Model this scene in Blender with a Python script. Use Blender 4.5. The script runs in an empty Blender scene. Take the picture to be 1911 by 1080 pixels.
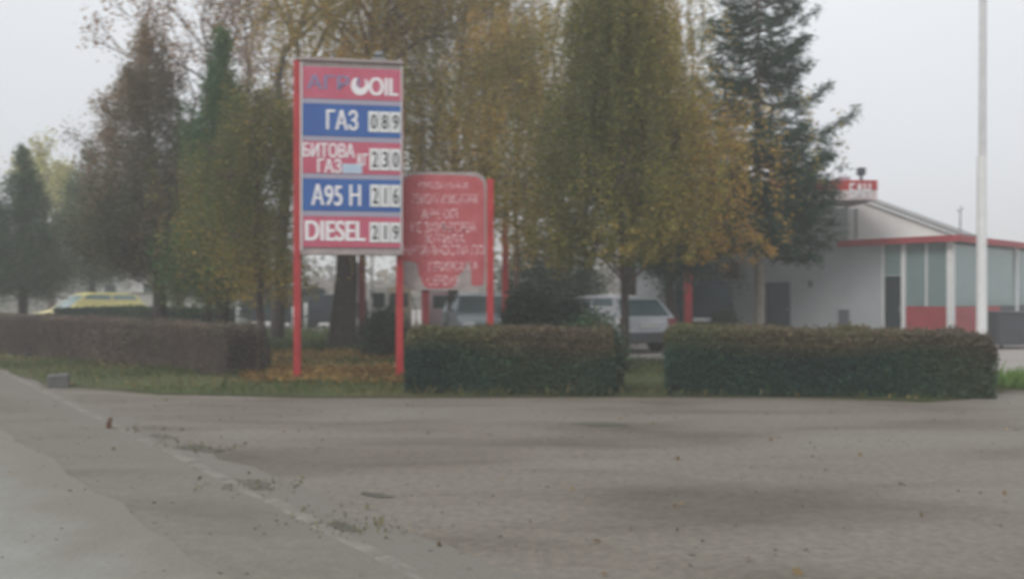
import bpy, bmesh, math, random
import numpy as np
from mathutils import Vector, Matrix
random.seed(7)
RNG = np.random.default_rng(11)
R = math.radians
S = bpy.context.scene
COL = S.collection

# ---------------------------------------------------------------- camera
F = 1600.0; W0 = 1911.0; HZ = 552.0; CH = 1.4          # focal in photo pixels, horizon row, eye height
cd = bpy.data.cameras.new('camera'); cam = bpy.data.objects.new('camera', cd); COL.objects.link(cam)
cam.location = (0, 0, CH); cam.rotation_euler = (R(90), 0, 0)
cd.sensor_width = 36; cd.lens = 36 * F / W0
cd.shift_y = (HZ - 540) / W0
cd.clip_start = 0.05; cd.clip_end = 1500
cd.dof.use_dof = True
cd.dof.focus_distance = 1.2                            # the phone had focused on the windscreen
cd.dof.aperture_fstop = 5.6
cd.dof.aperture_ratio = 0.75
S.camera = cam

# ---------------------------------------------------------------- world and sun (overcast)
w = bpy.data.worlds.new('World'); S.world = w; w.use_nodes = True
nt = w.node_tree; nt.nodes.clear()
out = nt.nodes.new('ShaderNodeOutputWorld'); bg = nt.nodes.new('ShaderNodeBackground')
sky = nt.nodes.new('ShaderNodeTexSky'); sky.sky_type = 'NISHITA'; sky.sun_disc = False
sky.sun_elevation = R(38); sky.sun_rotation = R(225); sky.air_density = 1.0; sky.dust_density = 6.0; sky.ozone_density = 1.0
mix = nt.nodes.new('ShaderNodeMixRGB'); mix.inputs['Fac'].default_value = 0.93
ramp = nt.nodes.new('ShaderNodeValToRGB'); noi = nt.nodes.new('ShaderNodeTexNoise')
tc = nt.nodes.new('ShaderNodeTexCoord')
noi.inputs['Scale'].default_value = 1.3; noi.inputs['Detail'].default_value = 4; noi.inputs['Roughness'].default_value = 0.45
ramp.color_ramp.elements[0].position = 0.3; ramp.color_ramp.elements[0].color = (0.87, 0.88, 0.91, 1)
ramp.color_ramp.elements[1].position = 0.7; ramp.color_ramp.elements[1].color = (1.0, 1.02, 1.04, 1)
sc_ = nt.nodes.new('ShaderNodeMixRGB'); sc_.blend_type = 'MULTIPLY'; sc_.inputs['Fac'].default_value = 1
sc_.inputs['Color2'].default_value = (9.05, 9.1, 9.1, 1)
nt.links.new(tc.outputs['Generated'], noi.inputs['Vector']); nt.links.new(noi.outputs['Fac'], ramp.inputs['Fac'])
sp = nt.nodes.new('ShaderNodeSeparateXYZ'); nt.links.new(tc.outputs['Generated'], sp.inputs[0])
er = nt.nodes.new('ShaderNodeValToRGB'); er.color_ramp.elements[0].position = .0; er.color_ramp.elements[0].color = (.74, .75, .79, 1)
er.color_ramp.elements[1].position = .5; er.color_ramp.elements[1].color = (1.06, 1.07, 1.07, 1)
nt.links.new(sp.outputs['Z'], er.inputs['Fac'])
em = nt.nodes.new('ShaderNodeMixRGB'); em.blend_type = 'MULTIPLY'; em.inputs['Fac'].default_value = 1
nt.links.new(ramp.outputs['Color'], em.inputs['Color1']); nt.links.new(er.outputs['Color'], em.inputs['Color2'])
nt.links.new(em.outputs['Color'], sc_.inputs['Color1'])
nt.links.new(sky.outputs['Color'], mix.inputs['Color1']); nt.links.new(sc_.outputs['Color'], mix.inputs['Color2'])
nt.links.new(mix.outputs['Color'], bg.inputs['Color']); bg.inputs['Strength'].default_value = 0.114
nt.links.new(bg.outputs[0], out.inputs['Surface'])
sd = bpy.data.lights.new('sun', 'SUN'); sun = bpy.data.objects.new('sun', sd); COL.objects.link(sun)
sd.energy = 1.5; sd.angle = R(25); sd.color = (1, 0.97, 0.93)
sun.rotation_euler = (R(52), 0, R(-45)); sun.location = (0, 0, 30)
S.view_settings.view_transform = 'Standard'; S.view_settings.look = 'None'
S.view_settings.exposure = 0.0; S.view_settings.gamma = 1; S.view_settings.use_curve_mapping = False
S.render.engine = 'CYCLES'; S.cycles.use_denoising = True
S.cycles.max_bounces = 6; S.cycles.volume_bounces = 1; S.cycles.transparent_max_bounces = 6

# ---------------------------------------------------------------- helpers
def PX(px, Y): return (px - W0 / 2) / F * Y
def PZ(py, Y): return CH - (py - HZ) / F * Y
def GY(py): return CH * F / (py - HZ)
def G(px, py): Y = GY(py); return (PX(px, Y), Y)

def tag(o, label=None, cat=None, group=None, kind=None):
    if label: o['label'] = label
    if cat: o['category'] = cat
    if group: o['group'] = group
    if kind: o['kind'] = kind
    return o
def empty(name, loc=(0, 0, 0), rz=0, **k):
    o = bpy.data.objects.new(name, None); COL.objects.link(o)
    o.location = loc; o.rotation_euler = (0, 0, rz); o.empty_display_size = .2
    return tag(o, **k)
def link(name, me, m=None, parent=None, **k):
    o = bpy.data.objects.new(name, me); COL.objects.link(o)
    if m is not None:
        for x in (m if isinstance(m, (list, tuple)) else [m]): me.materials.append(x)
    if parent: o.parent = parent
    return tag(o, **k)
class MB:
    def __init__(s): s.bm = bmesh.new()
    def box(s, x0, x1, y0, y1, z0, z1, bev=0, mtx=None):
        r = bmesh.ops.create_cube(s.bm, size=1)['verts']
        for v in r:
            v.co = Vector(((x0 + x1) / 2 + v.co.x * (x1 - x0), (y0 + y1) / 2 + v.co.y * (y1 - y0), (z0 + z1) / 2 + v.co.z * (z1 - z0)))
            if mtx: v.co = mtx @ v.co
        if bev:
            es = list({e for v in r for e in v.link_edges})
            bmesh.ops.bevel(s.bm, geom=es, offset=bev, segments=2, affect='EDGES', profile=.5)
        return s
    def tube(s, pts, rads, n=8, cap=True):
        rings = []; up = Vector((0, 0, 1)); m = len(pts)
        P = [Vector(p) for p in pts]
        for i in range(m):
            d = (P[min(i + 1, m - 1)] - P[max(i - 1, 0)]).normalized()
            a = d.cross(Vector((0, 0, 1)) if abs(d.z) < .9 else Vector((0, 1, 0))).normalized()
            b = d.cross(a).normalized()
            r = rads[i] if hasattr(rads, '__len__') else rads
            rings.append([s.bm.verts.new(P[i] + a * r * math.cos(2 * math.pi * k / n) + b * r * math.sin(2 * math.pi * k / n)) for k in range(n)])
        for i in range(m - 1):
            for k in range(n):
                s.bm.faces.new((rings[i][k], rings[i][(k + 1) % n], rings[i + 1][(k + 1) % n], rings[i + 1][k]))
        if cap: s.bm.faces.new(rings[0][::-1]); s.bm.faces.new(rings[-1])
        return s
    def prism(s, poly, z0, z1, axis='z', bev=0):
        def c(p, t):
            if axis == 'z': return (p[0], p[1], t)
            if axis == 'y': return (p[0], t, p[1])
            return (t, p[0], p[1])
        a = [s.bm.verts.new(c(p, z0)) for p in poly]; b = [s.bm.verts.new(c(p, z1)) for p in poly]
        n = len(poly)
        fs = [s.bm.faces.new(a[::-1]), s.bm.faces.new(b)]
        for i in range(n): fs.append(s.bm.faces.new((a[i], a[(i + 1) % n], b[(i + 1) % n], b[i])))
        if bev:
            es = list({e for f in fs for e in f.edges})
            bmesh.ops.bevel(s.bm, geom=es, offset=bev, segments=2, affect='EDGES', profile=.5)
        return s
    def face(s, pts):
        s.bm.faces.new([s.bm.verts.new(p) for p in pts]); return s
    def build(s, name, m, parent=None, smooth=False, **k):
        bmesh.ops.recalc_face_normals(s.bm, faces=s.bm.faces)
        me = bpy.data.meshes.new(name); s.bm.to_mesh(me); s.bm.free()
        if smooth: me.polygons.foreach_set('use_smooth', [True] * len(me.polygons))
        return link(name, me, m, parent, **k)

def mat(name, c, rough=.8, var=.12, scale=6, bump=0, bscale=30, metal=0, c2=None, spec=.4, trans=0):
    m = bpy.data.materials.new(name); m.use_nodes = True; t = m.node_tree
    b = t.nodes['Principled BSDF']; b.inputs['Roughness'].default_value = rough; b.inputs['Metallic'].default_value = metal
    b.inputs['Specular IOR Level'].default_value = spec
    co = t.nodes.new('ShaderNodeTexCoord')
    n = t.nodes.new('ShaderNodeTexNoise'); n.inputs['Scale'].default_value = scale; n.inputs['Detail'].default_value = 6; n.inputs['Roughness'].default_value = .6
    t.links.new(co.outputs['Object'], n.inputs['Vector'])
    r = t.nodes.new('ShaderNodeValToRGB'); r.color_ramp.elements[0].position = .33; r.color_ramp.elements[1].position = .67
    if c2 is None: c2 = tuple(x * (1 + var) for x in c); c1 = tuple(x * (1 - var) for x in c)
    else: c1 = c
    r.color_ramp.elements[0].color = (*c1, 1); r.color_ramp.elements[1].color = (*c2, 1)
    t.links.new(n.outputs['Fac'], r.inputs['Fac']); t.links.new(r.outputs['Color'], b.inputs['Base Color'])
    if bump:
        n2 = t.nodes.new('ShaderNodeTexNoise'); n2.inputs['Scale'].default_value = bscale; n2.inputs['Detail'].default_value = 5
        t.links.new(co.outputs['Object'], n2.inputs['Vector'])
        bp = t.nodes.new('ShaderNodeBump'); bp.inputs['Strength'].default_value = bump; bp.inputs['Distance'].default_value = .02
        t.links.new(n2.outputs['Fac'], bp.inputs['Height']); t.links.new(bp.outputs['Normal'], b.inputs['Normal'])
    return m
def leafmat(name):
    m = bpy.data.materials.new(name); m.use_nodes = True; t = m.node_tree
    b = t.nodes['Principled BSDF']; b.inputs['Roughness'].default_value = .65; b.inputs['Specular IOR Level'].default_value = .25
    a = t.nodes.new('ShaderNodeAttribute'); a.attribute_name = 'Col'
    t.links.new(a.outputs['Color'], b.inputs['Base Color'])
    tr = t.nodes.new('ShaderNodeBsdfTranslucent'); t.links.new(a.outputs['Color'], tr.inputs['Color'])
    mx = t.nodes.new('ShaderNodeMixShader'); mx.inputs[0].default_value = .42
    o = t.nodes['Material Output']
    t.links.new(b.outputs[0], mx.inputs[1]); t.links.new(tr.outputs[0], mx.inputs[2]); t.links.new(mx.outputs[0], o.inputs['Surface'])
    return m
LEAF = leafmat('leaf')
def vnoise(P, sc, seed=0):
    r = np.random.default_rng(seed); v = np.zeros(len(P))
    for i in range(6):
        k = r.normal(size=3) * sc; v += np.sin(P @ k + r.uniform(0, 6.28))
    return v / 6 * 1.6
FOL = 1.0
def palette(P, cols, sc=1.0, seed=0, jit=.22, spread=.45):
    cols = np.array(cols); n = len(cols)
    t = (vnoise(P, sc, seed) * .6 + .5 + RNG.normal(size=len(P)) * spread * .5)
    t = np.clip(t, 0, .999) * (n - 1); i = t.astype(int); f = (t - i)[:, None]
    c = (cols[i] * (1 - f) + cols[np.minimum(i + 1, n - 1)] * f) * FOL
    return np.clip(c * np.exp(RNG.normal(size=(len(P), 1)) * jit), 0, 1)
def leaves(name, P, size, cols, parent=None, aspect=.5, dirv=None, dspread=1.0, matr=None, **k):
    """rhombus leaf faces at points P"""
    n = len(P)
    d = RNG.normal(size=(n, 3))
    if dirv is not None: d = dirv + d * dspread
    d /= np.linalg.norm(d, axis=1)[:, None] + 1e-9
    e = RNG.normal(size=(n, 3)); e -= d * (e * d).sum(1)[:, None]; e /= np.linalg.norm(e, axis=1)[:, None] + 1e-9
    s = (size * np.exp(RNG.normal(size=n) * .25))[:, None]
    V = np.stack([P - d * s * .5, P + e * s * aspect * .5, P + d * s * .5, P - e * s * aspect * .5], 1).reshape(-1, 3)
    me = bpy.data.meshes.new(name)
    me.vertices.add(4 * n); me.vertices.foreach_set('co', V.astype(np.float32).ravel())
    me.loops.add(4 * n); me.loops.foreach_set('vertex_index', np.arange(4 * n, dtype=np.int32))
    me.polygons.add(n); me.polygons.foreach_set('loop_start', np.arange(0, 4 * n, 4, dtype=np.int32))
    me.update(calc_edges=True)
    at = me.color_attributes.new('Col', 'FLOAT_COLOR', 'POINT')
    c4 = np.ones((4 * n, 4), dtype=np.float32); c4[:, :3] = np.repeat(cols, 4, 0)
    at.data.foreach_set('color', c4.ravel())
    return link(name, me, matr or LEAF, parent, **k)
def tubes_mesh(name, segs, m, parent=None, n=4, **k):
    """segs: list of (pts Mx3, rads M) -> one mesh, numpy built"""
    VV = []; FF = []; off = 0
    ang = np.arange(n) * 2 * np.pi / n; ca, sa = np.cos(ang), np.sin(ang)
    for pts, rad in segs:
        pts = np.asarray(pts, float); m_ = len(pts)
        d = np.gradient(pts, axis=0); d /= np.linalg.norm(d, axis=1)[:, None] + 1e-9
        ref = np.where(np.abs(d[:, 2:3]) < .9, [[0, 0, 1.]], [[0, 1., 0]])
        a = np.cross(d, ref); a /= np.linalg.norm(a, axis=1)[:, None] + 1e-9; b = np.cross(d, a)
        rad = np.asarray(rad, float)[:, None, None]
        ring = pts[:, None] + (a[:, None] * ca[None, :, None] + b[:, None] * sa[None, :, None]) * rad
        VV.append(ring.reshape(-1, 3))
        for i in range(m_ - 1):
            for q in range(n):
                FF.append((off + i * n + q, off + i * n + (q + 1) % n, off + (i + 1) * n + (q + 1) % n, off + (i + 1) * n + q))
        off += m_ * n
    V = np.concatenate(VV); Fq = np.array(FF, dtype=np.int32)
    me = bpy.data.meshes.new(name)
    me.vertices.add(len(V)); me.vertices.foreach_set('co', V.astype(np.float32).ravel())
    me.loops.add(Fq.size); me.loops.foreach_set('vertex_index', Fq.ravel())
    me.polygons.add(len(Fq)); me.polygons.foreach_set('loop_start', np.arange(0, Fq.size, 4, dtype=np.int32))
    me.update(calc_edges=True); me.polygons.foreach_set('use_smooth', [True] * len(Fq))
    return link(name, me, m, parent, **k)
def text(body, x0, x1, z0, z1, y, m, parent, name='lettering', bold=.03, depth=.006, **k):
    """lettering fitted into the box x0..x1, z0..z1 on the plane y (facing -y)"""
    c = bpy.data.curves.new(name, 'FONT'); c.body = body; c.size = 1; c.offset = bold * .15; c.extrude = .02
    o = bpy.data.objects.new('tmp', c); COL.objects.link(o)
    bpy.context.view_layer.update()
    me = bpy.data.meshes.new_from_object(o.evaluated_get(bpy.context.evaluated_depsgraph_get()))
    bpy.data.objects.remove(o); bpy.data.curves.remove(c)
    n = len(me.vertices); v = np.empty(n * 3, dtype=np.float32); me.vertices.foreach_get('co', v); v = v.reshape(-1, 3)
    lo, hi = v.min(0), v.max(0); q = (v - lo) / np.maximum(hi - lo, 1e-6)
    nv = np.stack([x0 + q[:, 0] * (x1 - x0), y - depth * q[:, 2], z0 + q[:, 1] * (z1 - z0)], 1)
    me.vertices.foreach_set('co', nv.astype(np.float32).ravel()); me.update(); me.materials.clear()
    if bold > .018:                                    # heavier strokes: shifted layers, each a hair in front
        bm = bmesh.new(); bm.from_mesh(me); src = bmesh.new(); src.from_mesh(me)
        w_ = (x1 - x0) / max(1, len(body)) * bold * 1.3
        for q in (-1, 1):
            m2 = me.copy(); a2 = nv.copy(); a2[:, 0] += q * w_; a2[:, 1] -= .0006 * (1.5 + q * .5)
            m2.vertices.foreach_set('co', a2.astype(np.float32).ravel()); bm.from_mesh(m2); bpy.data.meshes.remove(m2)
        bm.to_mesh(me); bm.free(); src.free()
    me.name = name
    return link(name, me, m, parent, **k)

# ---------------------------------------------------------------- materials
M = dict(
    red=mat('red_paint', (.42, .035, .04), .45, .18, 3, .1, 60),
    dullred=mat('dull_red_cladding', (.33, .048, .058), .55, .15, 2),
    darkred=mat('dark_red_paint', (.20, .03, .035), .6, .2, 3, .1, 60),
    fadedred=mat('faded_red_film', (.48, .12, .135), .5, c2=(.40, .075, .085), scale=3.5),
    signred=mat('sign_red_acrylic', (.54, .13, .20), .3, c2=(.50, .095, .15), scale=2.5),
    signblue=mat('sign_blue_acrylic', (.035, .10, .34), .3, c2=(.04, .14, .40), scale=1.6),
    dividers=mat('pale_divider', (.32, .34, .44), .4, c2=(.38, .33, .42), scale=3),
    white=mat('white_paint', (.72, .73, .73), .5, .06, 5),
    bright=mat('white_lettering', (.82, .80, .82), .5, .04, 8),
    greyframe=mat('weathered_grey_frame', (.34, .29, .28), .7, .15, 6, .1, 60),
    black=mat('black_digits', (.02, .02, .022), .5, .1),
    pale=mat('pale_sticker_blue', (.45, .56, .68), .5, .08, 8),
    fadedblue=mat('faded_blue_lettering', (.17, .19, .34), .5, c2=(.28, .25, .40), scale=9),
    wallgrey=mat('grey_render', (.40, .43, .45), .9, .06, 1.2, .15, 25),
    wallwhite=mat('white_render', (.82, .82, .80), .9, .05, 1.0, .1, 25),
    roof=mat('grey_sheet_roof', (.28, .28, .28), .7, .12, 3, .1, 20),
    glass=mat('window_glass', (.20, .28, .28), .1, .1, 1, spec=.6),
    darkglass=mat('dark_glass', (.02, .035, .04), .12, .1, 2, spec=.35),
    carglass=mat('car_glass', (.06, .10, .11), .15, .1, 2, spec=.45),
    darkdoor=mat('dark_blue_door', (.03, .055, .075), .6, .12, 3),
    grey=mat('dark_grey_metal', (.055, .06, .07), .55, .15, 4),
    midgrey=mat('mid_grey_metal', (.25, .26, .27), .5, .1, 5),
    concrete=mat('concrete', (.30, .29, .27), .9, .18, 5, .4, 40),
    kerb=mat('worn_kerb_concrete', (.200, .188, .165), .9, .2, 7, .6, 30),
    bark=mat('dark_bark', (.055, .045, .04), .95, .3, 9, .6, 25),
    barkred=mat('reddish_bark', (.10, .065, .055), .95, .3, 9, .6, 25),
    barklight=mat('pale_bark', (.24, .22, .19), .9, .25, 6, .5, 25),
    twig=mat('twig', (.13, .095, .08), .95, .3, 9),
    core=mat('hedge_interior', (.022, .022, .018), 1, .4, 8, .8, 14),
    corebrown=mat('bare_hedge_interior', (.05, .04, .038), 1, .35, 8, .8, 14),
    tyre=mat('tyre_rubber', (.02, .02, .02), .85, .2, 10),
    rim=mat('wheel_rim', (.35, .36, .37), .35, .1, 8, metal=.6),
    silver=mat('silver_car_paint', (.42, .44, .48), .28, .05, 4, metal=.25),
    bluegrey=mat('blue_grey_car_paint', (.18, .23, .27), .3, .06, 4, metal=.2),
    navy=mat('dark_navy_car_paint', (.015, .026, .038), .5, .1, 4, spec=.2),
    darkgreen=mat('dark_teal_van_paint', (.025, .045, .05), .35, .1, 4),
    yellow=mat('yellow_car_paint', (.72, .64, .26), .35, .06, 4),
    plastic=mat('bumper_plastic', (.07, .075, .085), .6, .1, 8),
    taillight=mat('tail_light', (.25, .05, .06), .25, .1, 8),
    headlight=mat('head_light', (.6, .62, .64), .15, .05, 8),
    plate=mat('number_plate', (.6, .62, .62), .5, .05, 8),
    beige=mat('beige_panel', (.42, .36, .28), .7, .1, 3),
    pinkish=mat('pinkish_fascia', (.42, .31, .36), .6, .1, 3),
    rust=mat('rusty_iron', (.12, .06, .035), .9, .3, 20, .3, 60),
)

# ---------------------------------------------------------------- ground
def groundmat(name, stops, s1, s2, rough=.9, bump=.5, bs=25, fine=.18, edge=None):
    m = bpy.data.materials.new(name); m.use_nodes = True; t = m.node_tree; b = t.nodes['Principled BSDF']
    b.inputs['Roughness'].default_value = rough; b.inputs['Specular IOR Level'].default_value = .3
    g = t.nodes.new('ShaderNodeNewGeometry')
    mp = t.nodes.new('ShaderNodeMapping'); mp.inputs['Scale'].default_value = (.55, 1.6, 1); mp.inputs['Rotation'].default_value = (0, 0, R(6))
    t.links.new(g.outputs['Position'], mp.inputs['Vector'])
    n1 = t.nodes.new('ShaderNodeTexNoise'); n1.inputs['Scale'].default_value = s1; n1.inputs['Detail'].default_value = 5; n1.inputs['Distortion'].default_value = .6
    t.links.new(mp.outputs[0], n1.inputs['Vector'])
    n2 = t.nodes.new('ShaderNodeTexNoise'); n2.inputs['Scale'].default_value = s2; n2.inputs['Detail'].default_value = 8; n2.inputs['Roughness'].default_value = .75
    t.links.new(g.outputs['Position'], n2.inputs['Vector'])
    r = t.nodes.new('ShaderNodeValToRGB'); el = r.color_ramp.elements
    while len(el) < len(stops): el.new(.5)
    for e, (p, c) in zip(el, stops): e.position = p; e.color = (*c, 1)
    t.links.new(n1.outputs['Fac'], r.inputs['Fac'])
    r2 = t.nodes.new('ShaderNodeValToRGB'); r2.color_ramp.elements[0].position = .3; r2.color_ramp.elements[1].position = .7
    r2.color_ramp.elements[0].color = (1 - fine,) * 3 + (1,); r2.color_ramp.elements[1].color = (1 + fine * .6,) * 3 + (1,)
    t.links.new(n2.outputs['Fac'], r2.inputs['Fac'])
    mu = t.nodes.new('ShaderNodeMixRGB'); mu.blend_type = 'MULTIPLY'; mu.inputs['Fac'].default_value = 1
    t.links.new(r.outputs[0], mu.inputs[1]); t.links.new(r2.outputs[0], mu.inputs[2]); t.links.new(mu.outputs[0], b.inputs['Base Color'])
    if edge:   # dust drifting in from the strip next to it: (x, y) on the line, unit normal, width, colour
        (ex, ey), (enx, eny), ew, ec = edge
        dt = t.nodes.new('ShaderNodeVectorMath'); dt.operation = 'DOT_PRODUCT'; dt.inputs[1].default_value = (enx, eny, 0)
        t.links.new(g.outputs['Position'], dt.inputs[0])
        mr = t.nodes.new('ShaderNodeMapRange'); q0 = ex * enx + ey * eny
        mr.inputs['From Min'].default_value = q0; mr.inputs['From Max'].default_value = q0 + ew
        mr.inputs['To Min'].default_value = 1.25; mr.inputs['To Max'].default_value = -.5
        t.links.new(dt.outputs['Value'], mr.inputs['Value'])
        ne = t.nodes.new('ShaderNodeTexNoise'); ne.inputs['Scale'].default_value = 2.2; ne.inputs['Detail'].default_value = 8
        t.links.new(g.outputs['Position'], ne.inputs['Vector'])
        ad = t.nodes.new('ShaderNodeMath'); ad.operation = 'MULTIPLY_ADD'; ad.inputs[1].default_value = 1.4; ad.use_clamp = True
        t.links.new(ne.outputs['Fac'], ad.inputs[0])
        sb = t.nodes.new('ShaderNodeMath'); sb.operation = 'SUBTRACT'; sb.inputs[1].default_value = .7; t.links.new(mr.outputs[0], sb.inputs[0]); t.links.new(sb.outputs[0], ad.inputs[2])
        me_ = t.nodes.new('ShaderNodeMixRGB'); me_.inputs[2].default_value = (*ec, 1)
        t.links.new(ad.outputs[0], me_.inputs[0]); t.links.new(mu.outputs[0], me_.inputs[1]); t.links.new(me_.outputs[0], b.inputs['Base Color'])
    n3 = t.nodes.new('ShaderNodeTexNoise'); n3.inputs['Scale'].default_value = bs; n3.inputs['Detail'].default_value = 4
    t.links.new(g.outputs['Position'], n3.inputs['Vector'])
    bp = t.nodes.new('ShaderNodeBump'); bp.inputs['Strength'].default_value = bump; bp.inputs['Distance'].default_value = .02
    t.links.new(n3.outputs['Fac'], bp.inputs['Height']); t.links.new(bp.outputs[0], b.inputs['Normal'])
    return m
r0 = (-.35, 3.0); r1 = (-5.39, 9.03)
dx, dy = r1[0] - r0[0], r1[1] - r0[1]; L = math.hypot(dx, dy); dx /= L; dy /= L; nx, ny = -dy, dx   # n points to the road side
GM = dict(
    earth=groundmat('earth', [(.3, (.10, .09, .06)), (.7, (.15, .14, .09))], .2, 8),
    yard=groundmat('yard_gravel', [(.25, (.105, .092, .072)), (.40, (.152, .133, .108)), (.52, (.190, .168, .140)), (.75, (.222, .205, .18))], .6, 14, fine=.32, rough=.75),
    road=groundmat('road_asphalt', [(.3, (.245, .25, .228)), (.7, (.285, .29, .27))], .4, 20, rough=.7, fine=.1, edge=((r0[0] - .05 * 1, r0[1]), (nx, ny), 1.3, (.195, .18, .152))),
    shoulder=groundmat('sandy_shoulder', [(.25, (.135, .128, .100)), (.5, (.180, .168, .140)), (.8, (.205, .192, .168))], .8, 10, edge=((r0[0] - nx * 1.05, r0[1] - ny * 1.05), (nx, ny), .9, (.180, .166, .146))),
    lawn=groundmat('lawn', [(.3, (.055, .075, .028)), (.55, (.08, .10, .035)), (.75, (.13, .11, .05))], .5, 14),
    litter=groundmat('leaf_litter', [(.3, (.13, .11, .04)), (.5, (.27, .17, .055)), (.7, (.34, .20, .07))], 1.0, 16),
    paving=groundmat('forecourt_paving', [(.3, (.30, .28, .26)), (.7, (.38, .35, .33))], .5, 12, fine=.1),
    stain=groundmat('damp_patch', [(.3, (.09, .088, .072)), (.7, (.14, .135, .11))], .8, 12),
)
def sheet(name, poly, z, m, sub=0, **k):
    b = MB(); b.face([(x, y, z) for x, y in poly])
    b.bm.normal_update(); bmesh.ops.triangulate(b.bm, faces=b.bm.faces, ngon_method='EAR_CLIP')
    o = b.build(name, m, **k)
    o['kind'] = 'structure'
    return o
sheet('ground', [(-300, -200), (300, -200), (300, 400), (-300, 400)], 0, GM['earth'])
def wob(poly, amp=.12, step=.5, close=False):
    out = []
    for (a, b) in zip(poly[:-1], poly[1:]):
        L = math.dist(a, b); n = max(1, int(L / step))
        for i in range(n):
            t = i / n; out.append((a[0] + (b[0] - a[0]) * t + random.uniform(-amp, amp), a[1] + (b[1] - a[1]) * t + random.uniform(-amp, amp)))
    out.append(poly[-1]); return out
edge = [(-40, 32), (-16, 19), G(0, 699), G(90, 722), G(300, 738), G(600, 744), G(1150, 743), G(1500, 744), G(1640, 748), G(1730, 754), G(1800, 746), G(1911, 730), (11, 14.6), (40, 24)]
sheet('yard', [(-40, -8), (40, -8)] + wob(edge, .06)[::-1], .004, GM['yard'])
# road
def rp(s, o): return (r0[0] + dx * s + nx * o, r0[1] + dy * s + ny * o)
sheet('road', [rp(60, 0), rp(60, 7), rp(-10, 7), rp(-10, 0)][:3] + wob([rp(-10, 0), rp(60, 0)], .05, .4), .012, GM['road'])
sheet('road_shoulder', wob([rp(-9, -1.0), rp(60, -1.9)], .1, .4) + [rp(60, .3), rp(-9, .3)], .008, GM['shoulder'])
# lawn island, paving and leaf litter
sheet('lawn', [(-30, 60)] + wob([(-30, 26.3), (-16, 19.3), G(0, 690), G(90, 715), G(300, 735), G(600, 741), G(1150, 740), G(1500, 741), G(1640, 745), G(1730, 750), G(1800, 743), G(1911, 722)], .05) + [(8.1, 14.2), (2.6, 19.2), (.2, 20.2), (-3, 31), (-12, 36), (-14, 60)], .012, GM['lawn'])
sheet('forecourt', [(.35, 20.4), (2.7, 19.35), (8.3, 14.3), (40, 26), (60, 90), (-40, 90), (-14, 40), (-11.9, 36.2), (-2.9, 31.2)], .016, GM['paving'])
sheet('leaf_litter_bed', wob([(-4.3, 14.9), (-1.7, 14.2), (-1.0, 16), (-1.6, 20.5), (-4, 22.4), (-6.8, 20.5), (-5.9, 16.5), (-4.3, 14.9)], .12, .4)[:-1], .020, GM['litter'])
def blob(cx, cy, rx, ry, n=18, rot=0):
    return [(cx + math.cos(a) * rx * q * math.cos(rot) - math.sin(a) * ry * q * math.sin(rot), cy + math.cos(a) * rx * q * math.sin(rot) + math.sin(a) * ry * q * math.cos(rot)) for a, q in [(2 * math.pi * i / n, random.uniform(.7, 1.15)) for i in range(n)]]
for (px, py, rx, ry, rot) in [(370, 838, .32, .13, -.6), (470, 905, .26, .10, -.8), (1120, 792, .32, .14, 0), (640, 985, .16, .06, -.8), (300, 815, .2, .08, -.7), (700, 925, .16, .05, -.5)]:
    x, y = G(px, py); sheet('damp_patch', blob(x, y, rx, ry, rot=rot), .010, GM['stain'])
# kerb of flush stones along the shoulder
kerb = empty('kerb', (0, 0, 0), kind='structure')
a = Vector((*G(195, 785), 0)); b = Vector((*G(760, 1062), 0)); dv = (b - a).normalized(); ang = math.atan2(dv.y, dv.x)
kp = [MB().box(-.37, .37, -.05, .05, -.05, .02, bev=.012).build('kerb_stone', M['kerb'], kerb)]
for i in range(34):
    o = kp[0] if i == 0 else kp[0].copy()
    if i: COL.objects.link(o); o.parent = kerb
    p = a + dv * ((i - 22) * .79 + .4) + Vector((random.uniform(-.012, .012), random.uniform(-.012, .012), random.uniform(-.012, .003)))
    o.location = p; o.rotation_euler = (random.uniform(-.05, .05), random.uniform(-.02, .02), ang + random.uniform(-.02, .02))

def grass(name, pts, h, cols, wd=.012, sc=.6, **k):
    P = np.array(pts); n = len(P); d = RNG.normal(size=(n, 3)) * .35; d[:, 2] = 1
    hh = h * np.exp(RNG.normal(size=n) * .35)
    c = palette(P, cols, sc, 3)
    P = P.copy(); P[:, 2] += hh * .45
    d /= np.linalg.norm(d, axis=1)[:, None]
    o = leaves(name, P, hh, c, aspect=wd / h, dirv=d, dspread=.05, **k); o['kind'] = 'stuff'; return o
def in_poly(P, poly):
    x, y = P[:, 0], P[:, 1]; ins = np.zeros(len(P), bool); q = poly[-1]
    for p in poly:
        c = ((p[1] > y) != (q[1] > y)); xx = (q[0] - p[0]) * (y - p[1]) / (q[1] - p[1] + 1e-12) + p[0]
        ins ^= c & (x < xx); q = p
    return ins
def scatter(poly, n, z=.014, keep=None):
    poly = np.array(poly); lo, hi = poly.min(0), poly.max(0)
    P = np.column_stack([RNG.uniform(lo[0], hi[0], n), RNG.uniform(lo[1], hi[1], n), np.full(n, z)])
    P = P[in_poly(P, [tuple(q) for q in poly])]
    if keep is not None: P = P[vnoise(P, keep, 5) + RNG.normal(size=len(P)) * .4 > -.1]
    return P
greens = [(.05, .09, .025), (.08, .12, .035), (.12, .13, .05), (.19, .16, .07)]
verge = [(-16, 19.5), G(0, 695), G(90, 719), G(300, 737), G(600, 743), G(1150, 742), G(1500, 743), G(1650, 746), G(1730, 751), G(1800, 744), G(1911, 724), (7.9, 14.3), (3, 19), (.2, 20), (-6, 24), (-12, 27)]
grass('verge_grass', scatter(verge, 120000, keep=.9), .085, greens, .012)
grass('lawn_grass', scatter([(-16, 21), (.2, 20.2), (-3, 31), (-12, 36), (-16, 36)], 30000), .1, [(.05, .10, .03), (.07, .12, .03), (.10, .13, .04)], .025)
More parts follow.
